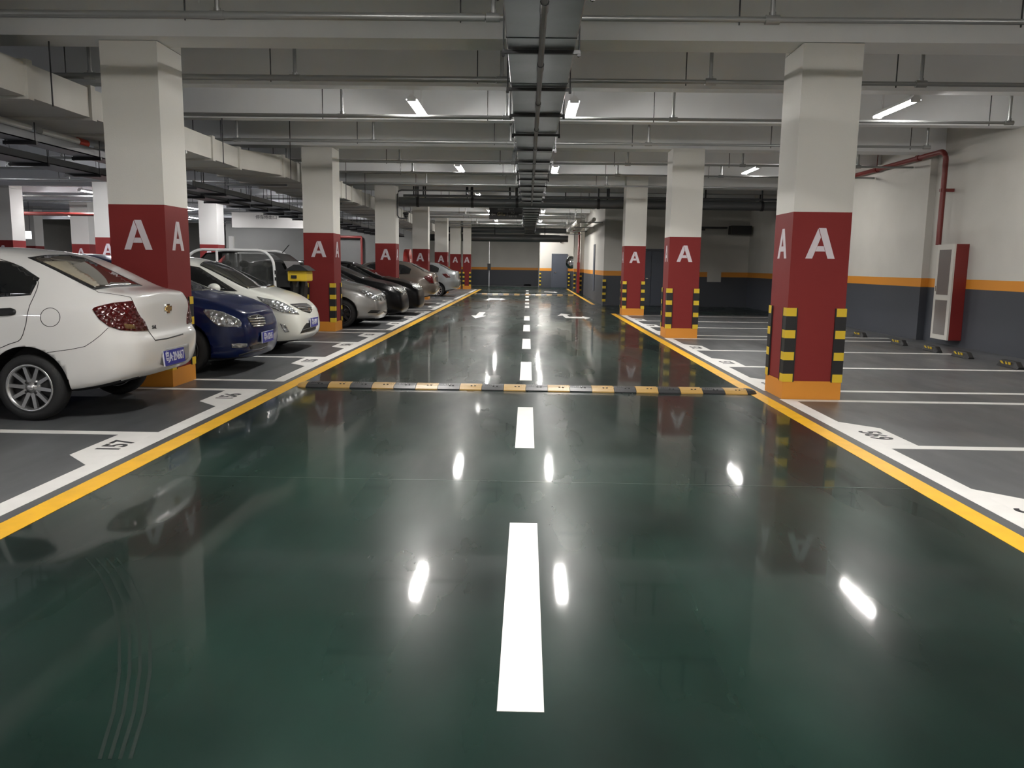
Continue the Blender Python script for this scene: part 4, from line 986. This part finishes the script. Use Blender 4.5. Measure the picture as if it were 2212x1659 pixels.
c9 = rear_car(-2.98, 36.3, p_silv2, 'farthest silver saloon car parked boot outward beyond the fourth left pillar', k8([(1500, 1350), (1560, 1345), (1600, 1375), (1618, 1402), (1560, 1406), (1520, 1376)]))
# ---- 4 electric tricycle with white frame
def trike():
    X, Y = -6.3, 15.35
    r = empty('electric_tricycle', (X, Y, 0), label='black electric tricycle with a white tube frame and yellow front box', cat='tricycle')
    hw = .55; x0, x1 = .15, 1.72
    def hoop(y):
        pts = [(x0-.1, y, .3), (x0-.1, y, 1.2)]
        for k in range(7):
            a = PI/2*k/6; pts.append((x0+.25-.35*math.cos(a), y, 1.27+.34*math.sin(a)))
        for k in range(7):
            a = PI/2*k/6; pts.append((x1-.33+.30*math.sin(a), y, 1.31+.30*math.cos(a)))
        pts += [(x1+.0, y, .3)]; return pts
    for y in (-hw, hw):
        o = MB().tube(hoop(y), .025, 10).build('tube_frame', m_lampw, r)
        b = MB()
        for z0, z1 in ((1.18, 1.25), (1.07, 1.13), (.86, .95), (.6, .7)): b.tube([(x1, y, z0), (x1, y, z1)], .030, 10)
        b.build('black_band', m_gk, o)
        MB().tube([(x0+.5, y, .3), (x0+.5, y, 1.6)], .022, 10).build('tube_frame', m_lampw, r)
    MB().box(x0+.45, x0+.53, .2, .28, 1.2, 1.88).build('post', m_lampw, r, label='short white post standing above the frame')
    # canopy: black rounded hood with clear side panels
    prof = [(x0, .45), (x0, 1.15), (x0+.08, 1.36), (x0+.28, 1.55), (x0+.6, 1.585), (x1-.35, 1.585), (x1-.05, 1.55), (x1+.13, 1.42), (x1+.26, 1.16), (x1+.3, .95), (x1+.25, .45)]
    b = MB(); w = hw-.05
    vs = [(x, s*w, z) for s in (-1, 1) for x, z in prof]; n = len(prof)
    b.add(vs, [(i, i+1, n+i+1, n+i) for i in range(n-1)], 0); b.build('canopy', m_black, r)
    for s in (-1, 1):
        y = s*w
        MB().prism([(x0+.06, .95), (x0+.08, 1.3), (x0+.3, 1.53), (x0+.48, 1.55), (x0+.48, .95)], y-.006, y+.006, 'y').build('side_panel', m_cvr, r)
        MB().prism([(x0+.58, .95), (x0+.58, 1.55), (x1-.3, 1.55), (x1-.14, 1.5), (x1-.02, 1.35), (x1-.02, .95)], y-.006, y+.006, 'y').build('side_panel', m_cvr, r)
        MB().box(x0+.02, x1+.05, y-.012, y+.012, .45, .95).build('lower_panel', m_gk, r)
        MB().prism([(x1-.02, .95), (x1-.02, 1.40), (x1+.08, 1.40), (x1+.2, 1.16), (x1+.24, .95)], y-.008, y+.008, 'y').build('door_panel', m_gk, r)
    for x in (.62, .95, 1.38):
        o = MB().tube([(x, 0, .5), (x, 0, 1.28)], .02, 8).build('seat_post', m_dpipe, r)
        v, f = ico((x, 0, 1.36), 1, 2, (.08, .14, .07)); MB().add(v, f, 0, True).build('headrest', m_gk, r)
    MB().box(.75, 1.45, -.4, .4, .75, .85).box(.70, .8, -.4, .4, .85, 1.18).build('bench_seat', m_glass, r)
    MB().tube([(x1+.02, -.2, 1.57), (x1+.17, -.26, 1.72)], .008, 6).build('aerial', m_strap, r)
    # front: handlebar shroud, yellow box, wheel
    o = bevel(MB().box(1.93, 2.28, -.55, -.12, 1.06, 1.25).build('front_box', m_gy, r, label='yellow box at the front of the tricycle'), .02)
    MB().prism([(1.88, 1.25), (2.33, 1.25), (2.2, 1.345), (2.06, 1.36)], -.60, -.08, 'y').build('box_lid', m_gk, o)
    MB().box(2.0, 2.1, -.565, -.55, 1.11, 1.17).build('latch', m_strap, o)
    MB().box(1.9, 2.0, -.3, .3, .3, 1.06).tube([(1.95, 0, .3), (2.05, 0, 1.05)], .06, 10).build('fork_shroud', m_gk, r)
    for x, y, q in ((2.06, 0, .25), (.35, -.45, .25), (.35, .45, .25)):
        t, m = wheel_mesh(.25, .12, .15, 8, m_dalloy, 'thin'); w_ = link('wheel', t, r, (x, y, .25)); link('rim', m, w_)
    MB().box(.1, 1.9, -.45, .45, .28, .45).build('chassis', m_gk, r)
m_cvr = mat('clear_vinyl', (.10, .105, .10), .1, coat=1); m_cvr.node_tree.nodes['Principled BSDF'].inputs['Alpha'].default_value = .35
trike()
